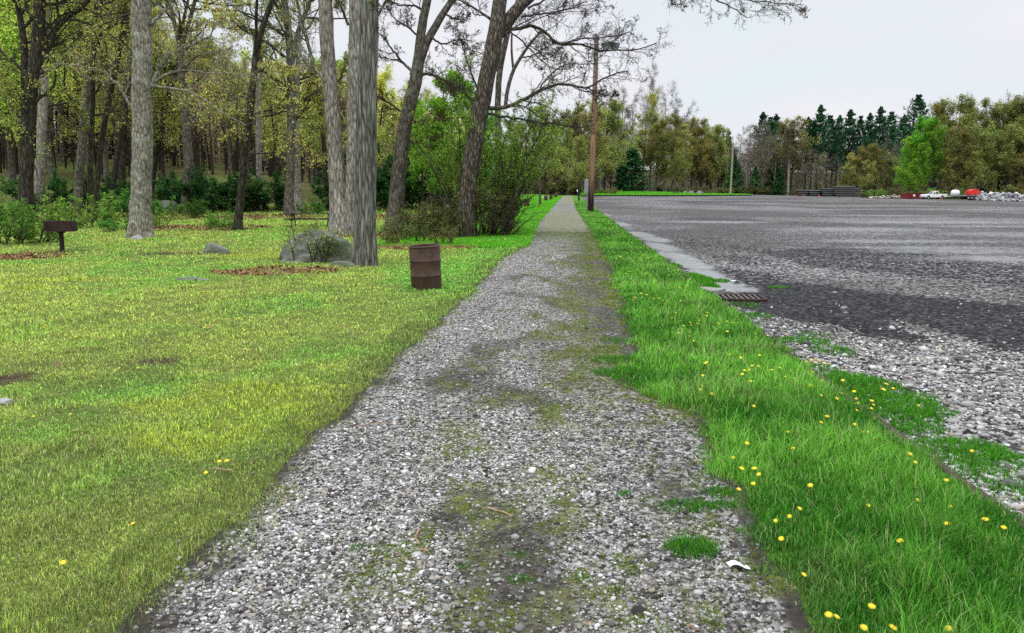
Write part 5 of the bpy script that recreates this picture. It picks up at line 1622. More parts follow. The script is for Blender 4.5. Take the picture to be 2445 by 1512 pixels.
M['rust_dark'] = mat_plain('burnt_rusty_iron', (.028, .014, .011), .8, .6, 7)
p = at(149, 601)
gr = make_grill("rusty black pedestal grill on a single post, standing on scorched ground near the wood", 78 / F * p[1], 63 / F * p[1])
gr.location = p; gr.rotation_euler = (0, R(1), R(12))
q = at(767, 505)
g2 = copy_tree(gr); g2.location = q; s_ = 20 / 78 * q[1] / p[1]; g2.scale = (s_ * 1.2, s_ * 1.2, s_); g2.rotation_euler = (0, 0, R(-15))
tag(g2, "small far pedestal grill seen over the picnic table, left of the twin stemmed tree", "grill")
q = at(1709, 461.5)


# --- picnic tables
def make_table(label, L=1.9):
    root = empty("picnic_table", (0, 0, 0), label, "picnic table")
    t = Geo()
    for k in range(5): t.box((0, -.30 + k * .15, .75), (L, .138, .045))
    t.build("tabletop", M['old_wood'], root, bevel=.006)
    for sgn in (-1, 1):
        b = Geo()
        for k in range(2): b.box((0, sgn * (.62 + k * .15), .45), (L, .138, .042))
        b.build("bench", M['old_wood'], root, bevel=.006)
    for sx in (-1, 1):
        f = Geo(); x = sx * L * .36
        for sgn in (-1, 1):
            f.box((x, sgn * .44, .355), (.045, .10, .86), rx=sgn * R(33))
        f.box((x + sx * .05, 0, .405), (.045, 1.5, .10)); f.box((x + sx * .05, 0, .70), (.045, .66, .09))
        f.build("leg_frame", M['old_wood'], root, bevel=.005)
    return root


p = at(740, 543)
tb = make_table("dark weathered wooden picnic table with attached benches behind the boulder", 116 / F * p[1])
s_ = p[1] / F * 33 / .775
tb.location = p + np.array([0, .3, 0]); tb.rotation_euler = (0, 0, R(4)); tb.scale = (1, s_ * .9, s_)
q = at(1640, 463.5)

# --- lamp poles
def make_pole(label, loc, hgt, r0, r1, lean, box=True, lamp=1.0, mat='pole'):
    root = empty("lamp_pole", loc, label, "lamp pole")
    root.rotation_euler = (0, lean, 0)
    Geo().tube((0, 0, -.3), (0, 0, hgt), r0, r1, 20).build("pole", M[mat], root, auto=40)
    zt = hgt - 1.0 * lamp
    a = Geo(); a.tube((r1 * .8, 0, zt - .25 * lamp), (r1 + 1.15 * lamp, -.1, zt - .1 * lamp), .045 * lamp, n=10); a.tube((r1 * .8, 0, zt - .75 * lamp), (r1 + .6 * lamp, -.06, zt - .22 * lamp), .035 * lamp, n=8)
    a.build("bracket", M['dark_metal'], root, auto=40)
    for k, (x, tl) in enumerate(((.62, -.45), (1.15, .25))):
        f = empty("floodlight", (0, 0, 0), "x", "x"); del f["label"]; del f["category"]
        f.parent = root; f.location = (r1 + x * lamp, -.15 * lamp, zt + .22 * lamp); f.rotation_euler = (R(38), R(8 if k else -10), tl)
        f.scale = (lamp,) * 3
        h_ = Geo(); h_.add([(-.32, -.1, -.26), (.32, -.1, -.26), (.32, -.1, .26), (-.32, -.1, .26), (-.2, .26, -.16), (.2, .26, -.16), (.2, .26, .16), (-.2, .26, .16)],
                           [(4, 5, 6, 7), (0, 1, 5, 4), (1, 2, 6, 5), (2, 3, 7, 6), (3, 0, 4, 7)])
        h_.box((0, .02, -.30), (.5, .05, .05)); h_.box((0, -.105, .285), (.7, .03, .05)); h_.box((0, -.105, -.245), (.7, .03, .05)); h_.box((.335, -.105, .02), (.05, .03, .5)); h_.box((-.335, -.105, .02), (.05, .03, .5))
        h_.build("housing", M['dark_metal'] if lamp > .9 else M['grey_metal'], f, bevel=.008)
        Geo().box((0, -.112, .02), (.6, .012, .48)).build("lens", M['lamp_glass'], f)
    if box:
        b = Geo(); b.box((-r0 - .16, -.05, 1.95), (.30, .30, 1.1)); b.build("meter_box", M['grey_metal'], root, bevel=.02)
        c = Geo(); c.tube((-r0 - .10, -.05, 0), (-r0 - .10, -.05, 1.4), .055, n=8); c.build("conduit", M['grey_metal'], root, auto=40)
        d_ = Geo(); pr = None
        for k in range(9):                        # slack cable loop on the shaft
            t_ = k / 8; q_ = (r0 * .86 + .22 * math.sin(PI * t_), -.1, hgt * .70 + (t_ - .5) * 1.3)
            if pr: d_.tube(pr, q_, .025, n=6)
            pr = q_
        d_.build("cable", M['dark_metal'], root)
    return root


p = at(1410, 506)
make_pole("tall brown timber lamp pole on the grass verge with two floodlights near its top", p, 402 / F * p[1], 7.3 / F * p[1], 5.0 / F * p[1], R(1.15), True, 1.0)
q = at(1744, 464.8)
M['pole_grey'] = mat_plain('grey_pole_wood', (.27, .235, .19), .85, .3, 5)
o2 = make_pole("far grey timber lamp pole with white floodlights at the end of the grass strip", q, 117 / F * q[1], 2.6 / F * q[1], 2.0 / F * q[1], R(.6), False, 1.25, 'pole_grey')
for f in o2.children:
    if f.name.startswith("floodlight"):
        for c in f.children:
            c.data.materials[0] = M['white_paint']

# --- marker post
p = at(1383, 479.5)
root = empty("marker_post", p, "dark wooden marker post with a white tip, leaning beside the far path", "post")
root.rotation_euler = (0, R(-9), 0)
s_ = 27 / F * p[1]
Geo().box((0, 0, s_ / 2 - .1), (.26, .2, s_ + .2)).build("post", M['black_iron'], root, bevel=.02)
Geo().box((-.08, -.115, s_ - .2), (.13, .03, .34)).build("tip_plate", M['white_paint'], root, bevel=.01)

# --- drain in the lot
p = at(1755, 714, -.08)
root = empty("drain_grate", p + np.array([0, 0, .0]), "rusty iron drain grate set in the lot against the kerb", "drain grate")
root.rotation_euler = (0, 0, R(-6))
g_ = Geo(); W_, D_ = .95, .62
for sy in (-1, 1): g_.box((0, sy * D_ / 2, .02), (W_, .06, .05))
for sx in (-1, 1): g_.box((sx * W_ / 2, 0, .02), (.06, D_ - .06, .05))
g_.build("frame", M['rust_dark'], root, bevel=.006)
g_ = Geo()
for k in range(9): g_.box((-W_ / 2 + .1 + k * (W_ - .2) / 8, 0, .026), (.032, D_ - .06, .04))
g_.build("bars", mat_plain('worn_iron', (.085, .07, .06), .55, .35, 14, .4), root, bevel=.004)
Geo().box((0, 0, .003), (W_ - .06, D_ - .06, .006)).build("pit_shade", M['black_iron'], root)  # flat black sheet on the lot, painted shade for the hollow below the bars
p = at(1685, 692, -.02)
sl = Geo(); sl.box((0, 0, -.02), (.62, .42, .10), rz=R(-38))
tag(sl.build("slab", M['concrete'], loc=p, bevel=.012), "grey concrete slab lying on the kerb beside the drain grate", "slab")

# --- litter, sticks
def slip(px, py, w_, d_, rz, label, dz=.02):
    q = at(px, py, dz)
    n_ = 8; V = []; Fq = []
    for i in range(n_ + 1):
        t_ = i / n_
        for sy in (-1, 1):
            V.append((w_ * (t_ - .5), sy * d_ / 2 * (1 - .15 * math.sin(t_ * 9)), .012 * math.sin(t_ * 5.0) + .012)); V.append((w_ * (t_ - .5), sy * d_ / 2 * (1 - .15 * math.sin(t_ * 9)), .012 * math.sin(t_ * 5.0) + .009))
    for i in range(n_):
        a = i * 4
        Fq += [(a, a + 4, a + 6, a + 2), (a + 1, a + 3, a + 7, a + 5), (a, a + 1, a + 5, a + 4), (a + 2, a + 6, a + 7, a + 3)]
    Fq += [(0, 2, 3, 1), (n_ * 4, n_ * 4 + 1, n_ * 4 + 3, n_ * 4 + 2)]
    o = Geo().add(V, Fq).build("paper", M['white_card'], loc=q); o.rotation_euler = (R(-6), R(3), rz)
    return tag(o, label, "paper litter")


slip(1763, 1354, .105, .055, R(4), "crumpled white card lying at the right edge of the path")
slip(1758, 672, .22, .14, R(30), "scrap of white paper on the wet lot near the drain grate", -.06)


def stick(pts, r, label, dz=.025):
    q = np.array([at(a, b, dz) for a, b in pts])
    P_, R_ = resample(q, 9, np.linspace(r, r * .55, len(q)))
    P_[1:-1] += rng.normal(0, .006, (7, 3))
    V, f = trunk_tube(P_, R_, 7, np.random.default_rng(3), 0, .001)
    c = P_.mean(0)
    o = mk("stick", V - c, f, mat=M['wood_stick'], smooth=True, loc=c)
    return tag(o, label, "stick")


stick([(1000, 1265), (996, 1285), (998, 1300)], .008, "short pale stick pointing along the path, beside a shorter one")
stick([(1005, 1312), (1022, 1318)], .009, "stubby piece of pale wood lying on the path stones")
stick([(1165, 1214), (1205, 1226), (1222, 1234)], .007, "thin pale stick lying across the middle of the path")
stick([(1660, 1090), (1668, 1112)], .007, "pale twig at the edge of the grass on the path's right side")
stick([(850, 1010 + 10), (900, 1012), (940, 1014)], .005, "dark thin twig lying on the gravel by the left path edge")
stick([(510, 1055 - 40 + 40), (540, 1122), (556, 1126)], .008, "dry stick lying in the grass beside a dandelion") if False else stick([(508, 1119), (556, 1124)], .008, "dry stick lying in the grass beside a dandelion")
stick([(1640, 1495), (1668, 1503)], .007, "white stick at the bottom of the path by the watermarked corner grass" if False else "short white stick at the lower right of the path")
stick([(1395, 1488), (1440, 1492)], .006, "thin straw coloured stick near the bottom middle of the path")
# fallen branch in the wood
stick([(645, 470), (680, 450), (694, 440)], .10, "dark fallen branch leaning in the wood left of the picnic table", 1.0) if False else None


# --- dandelions
def make_dandelion(hs=.036, sh=.085):
    root = empty("dandelion", (0, 0, 0), "x", "flower")
    b = Geo(); n_ = 20
    for ring, (r0, r1, z0, z1, m_) in enumerate(((.2, 1.0, .0, .06, 20), (.1, .78, .04, .16, 16), (.05, .5, .08, .24, 12))):
        for k in range(m_):
            a = 2 * PI * (k + ring * .5) / m_; wd = 2.4 / m_ * r1
            c_, s2 = math.cos(a), math.sin(a)
            V = []
            for rr, ww, zz in ((r0, wd * .4, z0), (r1 * .75, wd, z1 * .9), (r1, wd * .7, z1)):
                for sg in (-1, 1):
                    V.append(((rr * c_ - sg * ww / 2 * s2) * hs / 2, (rr * s2 + sg * ww / 2 * c_) * hs / 2, zz * hs / 2))
            b.add(V, [(0, 1, 3, 2), (2, 3, 5, 4)])
    b.lathe([(.01 * hs, -.006), (.25 * hs, -.002), (.3 * hs, .002), (.05 * hs, .004)], 10)
    hd = b.build("flower_head", M['dandelion'], root, loc=(0, 0, sh))
    hd.rotation_euler = (R(16), 0, 0)
    st_ = Geo(); st_.tube((.004, .002, -.01), (0, 0, sh * .98), .0035, .0028, 6, False)
    st_.build("stem", M['stem'], root)
    return root


def zz(ox, oy, sc, L): return [((ox + a / sc) / 1.67528, (oy + b / sc) / 1.67528) for a, b in L]


VER = zz(2700, 1400, 1.3345, [(163, 72), (172, 66), (440, 88), (420, 83), (400, 105), (365, 108), (360, 128), (520, 108), (555, 95), (585, 143), (612, 163), (722, 186), (143, 132), (152, 189), (136, 207), (183, 228), (780, 241), (855, 256),
        (418, 295), (806, 354), (772, 386), (955, 396), (990, 433), (1040, 442), (602, 438), (380, 497), (641, 524), (313, 573), (350, 629), (432, 634), (463, 661), (410, 712), (332, 745), (738, 722), (1253, 551), (1288, 595), (1437, 695),
        (1272, 795), (1462, 828), (1042, 825), (1466, 930), (1672, 909), (1768, 948), (651, 845), (627, 887), (543, 908), (583, 1004), (1215, 1020), (685, 1197), (1062, 1367), (815, 1412), (855, 1430), (1018, 1472), (1145, 1482), (1460, 1487),
        (280, 22), (345, 37), (455, 25), (272, 152), (399, 167)])
VER += zz(2200, 700, 2.16, [(655, 853), (680, 833), (715, 745), (730, 760), (750, 815), (830, 850), (1118, 975), (1050, 1015), (785, 1022), (830, 1033), (905, 1067), (935, 1065), (975, 1087), (1128, 1088), (1305, 1058), (1100, 1140),
        (1095, 1192), (1358, 1190), (1358, 1212), (1208, 1275), (1220, 1296), (1155, 1300), (1290, 1253), (1270, 1285), (1455, 1283), (1460, 1243), (1480, 1245), (1535, 1268), (1580, 1277), (1615, 1276), (1125, 1365), (1208, 1392),
        (1535, 1352), (1240, 1435), (1045, 1235), (740, 1055), (610, 705)])
KER = zz(2700, 1400, 1.3345, [(956, 220), (970, 257), (971, 280), (1035, 307), (1062, 294), (1045, 268), (725, 50), (770, 55), (800, 68), (822, 75), (745, 66), (710, 60), (740, 116), (895, 160), (1108, 207), (1157, 204), (1128, 182),
        (790, 162), (775, 175), (883, 231), (872, 286), (1285, 292), (967, 323), (1580, 537)]) + zz(2200, 700, 2.16, [(1663, 1305), (1725, 1298), (1763, 1327), (1665, 1322), (1770, 1368), (1800, 1420), (1885, 1388)])
LAW = zz(0, 1100, 2.388, [(430, 478), (415, 500), (730, 586), (1008, 330), (1140, 295), (1140, 890), (1322, 887), (1488, 598), (1608, 476), (1950, 498), (2052, 437), (2288, 414), (2335, 392), (2355, 287), (2310, 282), (2307, 834), (2345, 706),
        (2375, 712), (2010, 738), (2028, 780), (678, 1326), (318, 1352), (2325, 525), (1942, 155)]) + zz(300, 1733, 1.89, [(1157, 206), (1098, 207), (990, 293), (448, 680)]) + [(150, 1340)]
proto_d = make_dandelion()
first = True
for L, lab, grp, zb, hgt in [(VER, "yellow dandelion flower in the lush green verge right of the path", "dandelions in the verge", .0, .095), (KER, "yellow dandelion flower among the weeds along the kerb of the lot", "dandelions along the kerb", -.06, .09),
                             (LAW, "yellow dandelion flower on the mossy lawn left of the path", "dandelions on the lawn", .0, .055)]:
    for px, py in L:
        q = G(px, py, zb + hgt)
        o = proto_d if first else copy_tree(proto_d); first = False
        s_ = random.uniform(.6, 1.1) * (1.0 if q[1] < 7 else 1.15)
        o.location = (q[0], q[1], q[2] - hgt); o.scale = (s_, s_, hgt / .085)
        o.rotation_euler = (R(random.uniform(-6, 14)), R(random.uniform(-10, 10)), random.uniform(-.8, .8))
        tag(o, lab, "flower", grp)

# --- stacks of black pipe
pr = []
def make_pipe(L, r):
    b = Geo()
    V = []; n_ = 18
    prof_ = []
    seg = int(L / .5)
    for i in range(seg + 1):
        x = -L / 2 + L * i / seg
        prof_ += [(x, r), (x + L / seg * .5, r * 1.02)] if i < seg else [(x, r)]
    rings = [(x, rr) for x, rr in prof_] + [(L / 2, r * .88), (-L / 2, r * .88), (-L / 2, r)]
    for x, rr in rings:
        for k in range(n_):
            w_ = 2 * PI * k / n_
            V.append((x, rr * math.cos(w_), rr * math.sin(w_)))
    Fq = []
    for i in range(len(rings) - 1):
        for k in range(n_):
            a = i * n_ + k; c = i * n_ + (k + 1) % n_
            Fq.append((a, c, c + n_, a + n_))
    b.add(V, Fq)
    return b.build("pipe", M['black_plastic'], auto=35)


q0 = GY(1890, 265)
u_ = q0[1] / F                                    # metres per measuring pixel at the stacks
pl_ = make_pipe(38 * u_, 2.55 * u_)
pipes = []
STK = [(1915, 465.0, -.06, [2, 2, 1], "left end"), (1945, 465.6, -.05, [3, 3, 2], "second"), (1976, 466.6, -.10, [4, 3, 3, 2], "third"), (2006, 467.6, -.16, [6, 5, 5, 4, 2], "right end")]
pf = True
for (px, py, yaw, rows, nm) in STK:
    c0 = GY(px, 268 - (px - 1900) * .10)
    rr = 2.55 * u_
    for lv_, m_ in enumerate(rows):
        for k in range(m_):
            o = pl_ if pf else pl_.copy()
            if not pf: COL.objects.link(o)
            pf = False
            off = (k - (m_ - 1) / 2 * 0) * 2.08 * rr + lv_ * rr * 1.04
            o.location = (c0[0] + gE.uniform(-.3, .3) + (k * 1.2 if nm == "right end" else 0), c0[1] + off, float(H(c0[0], c0[1])) - .02 + rr + lv_ * rr * 1.78)
            o.rotation_euler = (gE.uniform(0, 6), 0, yaw + gE.uniform(-.01, .01))
            tag(o, f"black plastic pipe in the {nm} stack at the far side of the lot", "pipe", f"pipes of the {nm} stack")
for k in range(3):
    o = pl_.copy(); COL.objects.link(o); q = GY(2045 + k * 7, 255); o.location = (q[0], q[1], q[2] + 1.0 * u_); o.scale = (.28, .45, .45); o.rotation_euler = (0, 0, R(70))
    tag(o, "short loose black pipe on the ground right of the pipe stacks", "pipe", "loose pipes beside the stacks")


# --- traffic cones
def make_cone():
    root = empty("traffic_cone", (0, 0, 0), "x", "cone")
    Geo().lathe([(.17, .03), (.12, .3), (.06, .68), (.045, .72), (.0, .72)], 14).build("body", M['orange'], root, auto=40)
    Geo().box((0, 0, .015), (.45, .45, .03)).build("base", M['orange'], root)
    return root


cn_ = make_cone(); fc = True
for px, py, lab in [(1893, 465.9, "orange traffic cone at the left end of the black pipes"), (1911, 466.3, "orange traffic cone before the second stack of black pipes"), (1947, 467.6, "small orange cone before the third stack of black pipes"), (2236, 475.0, "orange cone beside the rear wheel of the pickup")]:
    q = GY(px, 252 if px < 2000 else 176); o = cn_ if fc else copy_tree(cn_); fc = False
    o.location = q; s_ = 4.6 / F * q[1] / .72; o.scale = (s_, s_, s_); tag(o, lab, "cone", "orange cones")

# --- vehicles
def wheel(root, x, y, r, w_, rim=True):
    e = empty("wheel", (x, y, r), "x", "x"); del e["label"]; del e["category"]; e.parent = root
    b = Geo(); pf_ = [(r * .55, -w_ / 2), (r * .93, -w_ / 2), (r, -w_ * .35), (r, w_ * .35), (r * .93, w_ / 2), (r * .55, w_ / 2)]
    b.lathe([(a, z) for a, z in pf_], 22)
    b.V = [(v[0], v[2], v[1]) for v in b.V]
    b.build("tyre", M['tyre'], e, auto=40)
    b = Geo(); b.lathe([(.02, -w_ * .42), (r * .3, -w_ * .46), (r * .56, -w_ * .40), (r * .56, w_ * .40), (r * .3, w_ * .46), (.02, w_ * .42)], 18); b.V = [(v[0], v[2], v[1]) for v in b.V]
    b.build("rim", M['rim'], e, auto=40)


def make_pickup(label):
    root = empty("pickup", (0, 0, 0), label, "pickup")
    W_ = 1.95; h = W_ / 2
    def arch(cx, r, z0, n_=9): return [(cx + r * math.cos(PI - PI * k / (n_ - 1)), z0 + r * math.sin(PI * k / (n_ - 1))) for k in range(n_)]
    # nose to the left (-x)
    low = [(-2.85, .50)] + arch(-1.95, .46, .46) + arch(1.62, .46, .46) + [(2.8, .52), (2.82, 1.22), (.72, 1.24), (.70, 1.18), (-1.12, 1.16), (-2.55, 1.08), (-2.86, .98)]
    b = Geo(); b.prism(low, -h, h); b.build("body", M['white_paint'], root, bevel=.03)
    cab = Geo(); w1, w2 = h * .96, h * .80
    pz = [(-1.15, 1.16), (-.35, 1.86), (.55, 1.90), (.72, 1.20)]
    V = [(x, -(w1 if z < 1.5 else w2), z) for x, z in pz] + [(x, (w1 if z < 1.5 else w2), z) for x, z in pz]
    cab.add(V, [(0, 1, 2, 3), (7, 6, 5, 4), (0, 4, 5, 1), (1, 5, 6, 2), (2, 6, 7, 3), (3, 7, 4, 0)])
    cab.build("cab", M['white_paint'], root, bevel=.04)
    for sg in (-1, 1):
        y_ = lambda z: sg * (w1 + (w2 - w1) * (z - 1.16) / .72 + .012)
        for xs in ([(-.88, 1.24), (-.34, 1.76), (-.28, 1.78), (-.22, 1.24)], [(-.14, 1.24), (-.16, 1.78), (.46, 1.80), (.60, 1.24)]):
            V = [(x, y_(z), z) for x, z in xs] + [(x, y_(z) - sg * .03, z) for x, z in xs]
            Geo().add(V, [(0, 1, 2, 3), (7, 6, 5, 4), (0, 4, 5, 1), (1, 5, 6, 2), (2, 6, 7, 3), (3, 7, 4, 0)]).build("side_window", M['glass'], root)
    V = [(-1.12, -.80, 1.21), (-1.12, .80, 1.21), (-.42, .70, 1.81), (-.42, -.70, 1.81)]
    Geo().add([(x - .012, y, z + .01) for x, y, z in V] + [(x + .02, y, z - .02) for x, y, z in V], [(0, 1, 2, 3), (7, 6, 5, 4), (0, 4, 5, 1), (1, 5, 6, 2), (2, 6, 7, 3), (3, 7, 4, 0)]).build("windscreen", M['glass'], root)
    for x in (-1.95, 1.62):
        for y in (-.82, .82): wheel(root, x, y, .39, .26)
    for sg in (-1, 1):
        Geo().box((-2.80, sg * .72, .86), (.16, .34, .18)).build("headlight", M['lamp_glass'], root, bevel=.02)
        Geo().box((-.82, sg * 1.08, 1.28), (.12, .2, .17)).build("mirror", M['black_paint'], root, bevel=.02)
    Geo().box((-2.86, 0, .56), (.14, 1.9, .2)).build("bumper", M['rim'], root, bevel=.03)
    Geo().box((-.1, 0, 1.98), (.25, 1.1, .12)).build("light_bar", M['red'], root, bevel=.02)
    return root


p = GY(2218, 182)
u2 = p[1] / F
pk = make_pickup("white pickup truck parked side on in front of the grove on the right")
s_ = 57 * u2 / 5.7; pk.location = p; pk.scale = (s_,) * 3; pk.rotation_euler = (0, 0, R(8))
# skip (dumpster)
p = GY(2178, 186)
root = empty("dumpster", p + np.array([0, 2.5, 0]), "long dark red open skip standing left of the white pickup", "dumpster")
root.rotation_euler = (0, 0, R(3))
b = Geo(); Lx, Ly, Lz = 41 * u2, 2.4, 13.2 * u2
b.box((0, -Ly / 2, Lz / 2), (Lx, .08, Lz)); b.box((0, Ly / 2, Lz / 2), (Lx, .08, Lz)); b.box((-Lx / 2 + .04, 0, Lz / 2), (.08, Ly - .08, Lz)); b.box((Lx / 2 - .04, 0, Lz / 2), (.08, Ly - .08, Lz)); b.box((0, 0, .12), (Lx - .16, Ly - .08, .12))
b.build("hull", M['dumpster'], root, bevel=.02)
for k in range(10):
    for sy in (-1,):
        Geo().box((-Lx / 2 + .3 + k * (Lx - .6) / 9, sy * (Ly / 2 + .09), Lz / 2 - .03), (.13, .1, Lz - .25)).build("rib", M['dumpster'], root, bevel=.015)
Geo().box((0, -Ly / 2 - .06, Lz + .03), (Lx + .1, .22, .12)).build("top_rail", M['dumpster'], root, bevel=.02)
Geo().box((-.1, -Ly / 2 - .16, Lz * .62), (.5, .02, .4)).build("notice", M['white_card'], root)

# flatbed trailer
p = GY(2284, 180)
root = empty("trailer", p, "low grey flatbed trailer with two axles hitched behind the white pickup", "trailer")
root.rotation_euler = (0, 0, R(4))
Ld = 60 * u2
b = Geo(); b.box((0, 0, .78 * 1.05), (Ld, 2.2, .14)); b.box((0, -1.12, .92), (Ld, .05, .16)); b.box((0, 1.12, .92), (Ld, .05, .16))
b.build("deck", M['grey_metal'], root, bevel=.015)
for x in (.16 * Ld, .30 * Ld):
    for y in (-1.05, 1.05): wheel(root, x, y, .42, .24)
for y in (-1.05, 1.05): Geo().box((.23 * Ld, y, .98), (.27 * Ld, .34, .06)).build("fender", M['grey_metal'], root, bevel=.02)
b = Geo(); b.tube((-Ld / 2, -.6, .7), (-Ld / 2 - 1.3, 0, .62), .06, n=8); b.tube((-Ld / 2, .6, .7), (-Ld / 2 - 1.3, 0, .62), .06, n=8); b.build("drawbar", M['grey_metal'], root, auto=40)
b = Geo(); b.tube((Ld / 2 - .1, -1.0, .85), (Ld / 2 - .1, -1.0, 1.9), .04, n=8); b.tube((Ld / 2 - .1, 1.0, .85), (Ld / 2 - .1, 1.0, 1.9), .04, n=8); b.tube((Ld / 2 - .1, -1.0, 1.86), (Ld / 2 - .1, 1.0, 1.86), .04, n=8)
b.build("tail_frame", M['grey_metal'], root, auto=40)
tr = Vector([float(v) for v in p])
b = Geo(); Lt = 17 * u2
b.lathe([(.02, -Lt / 2), (.45, -Lt / 2 + .02), (.60, -Lt / 2 + .18), (.62, 0), (.60, Lt / 2 - .18), (.45, Lt / 2 - .02), (.02, Lt / 2)], 22); b.V = [(v[2], v[1], v[0]) for v in b.V]
root = empty("tank", (tr.x - Ld * .27, tr.y - .1, tr.z + 1.55), "white cylindrical tank carried at the front of the flatbed trailer", "tank")
b.build("shell", M['white_paint'], root, auto=45)
Geo().lathe([(.2, .55), (.2, .70), (.02, .72)], 16).build("filler_cap", M['white_paint'], root, auto=40)
b = Geo(); [b.box((x, 0, -.62), (.12, 1.1, .28)) for x in (-.7, .7)]; b.build("cradle", M['grey_metal'], root)
root = empty("machine", (tr.x + Ld * .43, tr.y, tr.z + .86), "bright red machine standing on the rear end of the flatbed trailer", "machine")
b = Geo(); b.prism([(-1.3, .25), (1.25, .25), (1.3, .8), (.9, 1.35), (-.2, 1.5), (-.9, 1.2), (-1.45, 1.15)], -.75, .75); b.build("housing", M['red'], root, bevel=.06)
b = Geo(); [b.box((x, 0, .12), (.3, 1.3, .26)) for x in (-.8, .8)]; b.build("skids", M['black_iron'], root, bevel=.02)
Geo().tube((.2, .1, 1.35), (.2, .1, 1.85), .09, n=10).build("exhaust", M['black_iron'], root, auto=40)

# rubble
def rubble(name, n_, fx, label, mat, smin, smax, colf):
    g2_ = np.random.default_rng(n_)
    px, top, bot = fx(g2_, n_)
    X_, Y_, Z_, R_ = [], [], [], []
    for a, t_, b_ in zip(px, top, bot):
        q = GY(a, np.interp(a, [2062, 2162, 2300, 2470], [205, 194, 182, 146])); q[1] -= 2
        back = g2_.uniform(0, 1)
        X_.append(q[0] * (1 + back * .02)); Y_.append(q[1] + back * 5); hh = (b_ - t_) / F * q[1]
        Z_.append(q[2] + hh * (1 - abs(back * 2 - 1)) * g2_.uniform(.2, 1)); R_.append(g2_.uniform(smin, smax))
    stones(name, np.array(X_), np.array(Y_), np.array(Z_), np.array(R_), colf(g2_, n_), label, flat=.6, cat="rubble", mat=M['stone'])


def f1(g_, n_):
    px = g_.uniform(2290, 2470, n_); top = np.interp(px, [2290, 2320, 2380, 2470], [468, 459, 461, 464]); bot = np.interp(px, [2290, 2330, 2470], [476.5, 478.5, 482.5]); return px, top, bot


def f2(g_, n_):
    px = g_.uniform(2062, 2162, n_); top = np.interp(px, [2062, 2100, 2130, 2162], [468.5, 464.5, 463, 466]); bot = np.interp(px, [2062, 2110, 2162], [469.6, 471.5, 473]); return px, top, bot


rubble("rubble", 620, f1, "long heap of pale grey broken rock at the right edge of the lot", 'stone', .20, .48, lambda g_, n_: np.array([.48, .48, .50]) * g_.uniform(.25, 1.3, (n_, 1)))
rubble("rubble", 260, f2, "low heap of mixed stones and wood waste left of the red skip", 'stone', .14, .36, lambda g_, n_: np.where(g_.uniform(0, 1, (n_, 1)) < .5, np.array([.42, .41, .40]), np.array([.22, .16, .09])) * g_.uniform(.4, 1.3, (n_, 1)))


# far cars and visitor
def make_car(name, label, cat, mat, L, Wd, hgt, open_tail=False):
    root = empty(name, (0, 0, 0), label, cat)
    h = Wd / 2
    b = Geo(); b.prism([(-L / 2, .35), (L / 2, .35), (L / 2 + .02, .95), (L / 2 - .1, 1.0), (-L * .22, 1.02), (-L * .46, .86), (-L / 2, .7)], -h, h); b.build("body", M[mat], root, bevel=.05)
    V = []
    pz = [(-L * .24, 1.0), (-L * .08, hgt), (L * .40, hgt), (L * .48, 1.0)]
    V = [(x, -(h * .97 if z < 1.2 else h * .8), z) for x, z in pz] + [(x, (h * .97 if z < 1.2 else h * .8), z) for x, z in pz]
    Geo().add(V, [(0, 1, 2, 3), (7, 6, 5, 4), (0, 4, 5, 1), (1, 5, 6, 2), (2, 6, 7, 3), (3, 7, 4, 0)]).build("cabin", M[mat], root, bevel=.05)
    for sg in (-1, 1):
        y_ = lambda z: sg * (h * .97 + (h * .8 - h * .97) * (z - 1.0) / (hgt - 1.0) + .012)
        for xs in ([(-L * .17, 1.06), (-L * .06, hgt - .1), (L * .11, hgt - .1), (L * .11, 1.06)], [(L * .135, 1.06), (L * .135, hgt - .1), (L * .36, hgt - .1), (L * .42, 1.06)]):
            V = [(x, y_(z), z) for x, z in xs] + [(x, y_(z) - sg * .03, z) for x, z in xs]
            Geo().add(V, [(0, 1, 2, 3), (7, 6, 5, 4), (0, 4, 5, 1), (1, 5, 6, 2), (2, 6, 7, 3), (3, 7, 4, 0)]).build("side_window", M['glass'], root)
    for x in (-L * .31, L * .31):
        for y in (-h + .12, h - .12): wheel(root, x, y, .34, .22)
    for sg in (-1, 1):
        Geo().box((L / 2 + .012, sg * (h - .22), .82), (.05, .3, .2)).build("tail_light", M['red'], root, bevel=.01)
    if open_tail:
        Geo().box((L / 2 + .25, 0, hgt + .12), (.95, Wd * .78, .08), ry=R(12)).build("tailgate", M[mat], root, bevel=.02)
        Geo().box((L / 2 + .015, 0, 1.08), (.03, Wd * .72, .5)).build("boot_shade", M['black_iron'], root)  # solid black panel, painted shade for the inside of the open boot
    else:
        Geo().add([(L * .485, -h * .8, 1.06), (L * .485, h * .8, 1.06), (L * .415, h * .7, hgt - .1), (L * .415, -h * .7, hgt - .1)], [(0, 1, 2, 3)]).build("rear_window", M['glass'], root)
    return root


q = at(1643, 461.4); c = make_car("car", "white car parked behind boulders at the far left end of the lot", "car", 'white_paint', 4.6, 1.85, 1.65)
c.location = q; s_ = 24 / F * q[1] / 4.6; c.scale = (s_,) * 3; c.rotation_euler = (0, 0, R(-12))
q = at(1729, 462.4); c = make_car("car", "black car seen from behind with its tailgate raised, left of the far pole", "car", 'black_paint', 4.6, 1.9, 1.8, True)
c.location = q + np.array([0, 2.5, 0]); s_ = 15.5 / F * q[1] / 1.95; c.scale = (s_,) * 3; c.rotation_euler = (0, 0, R(-86))

# visitor beside the black car
q = at(1738.6, 462.5)
sP = 9.3 / F * q[1] / 1.72
root = empty("person", q, "person in pale blue top and dark trousers between the black car and far pole", "person")
root.scale = (sP,) * 3; root.rotation_euler = (0, 0, R(25))


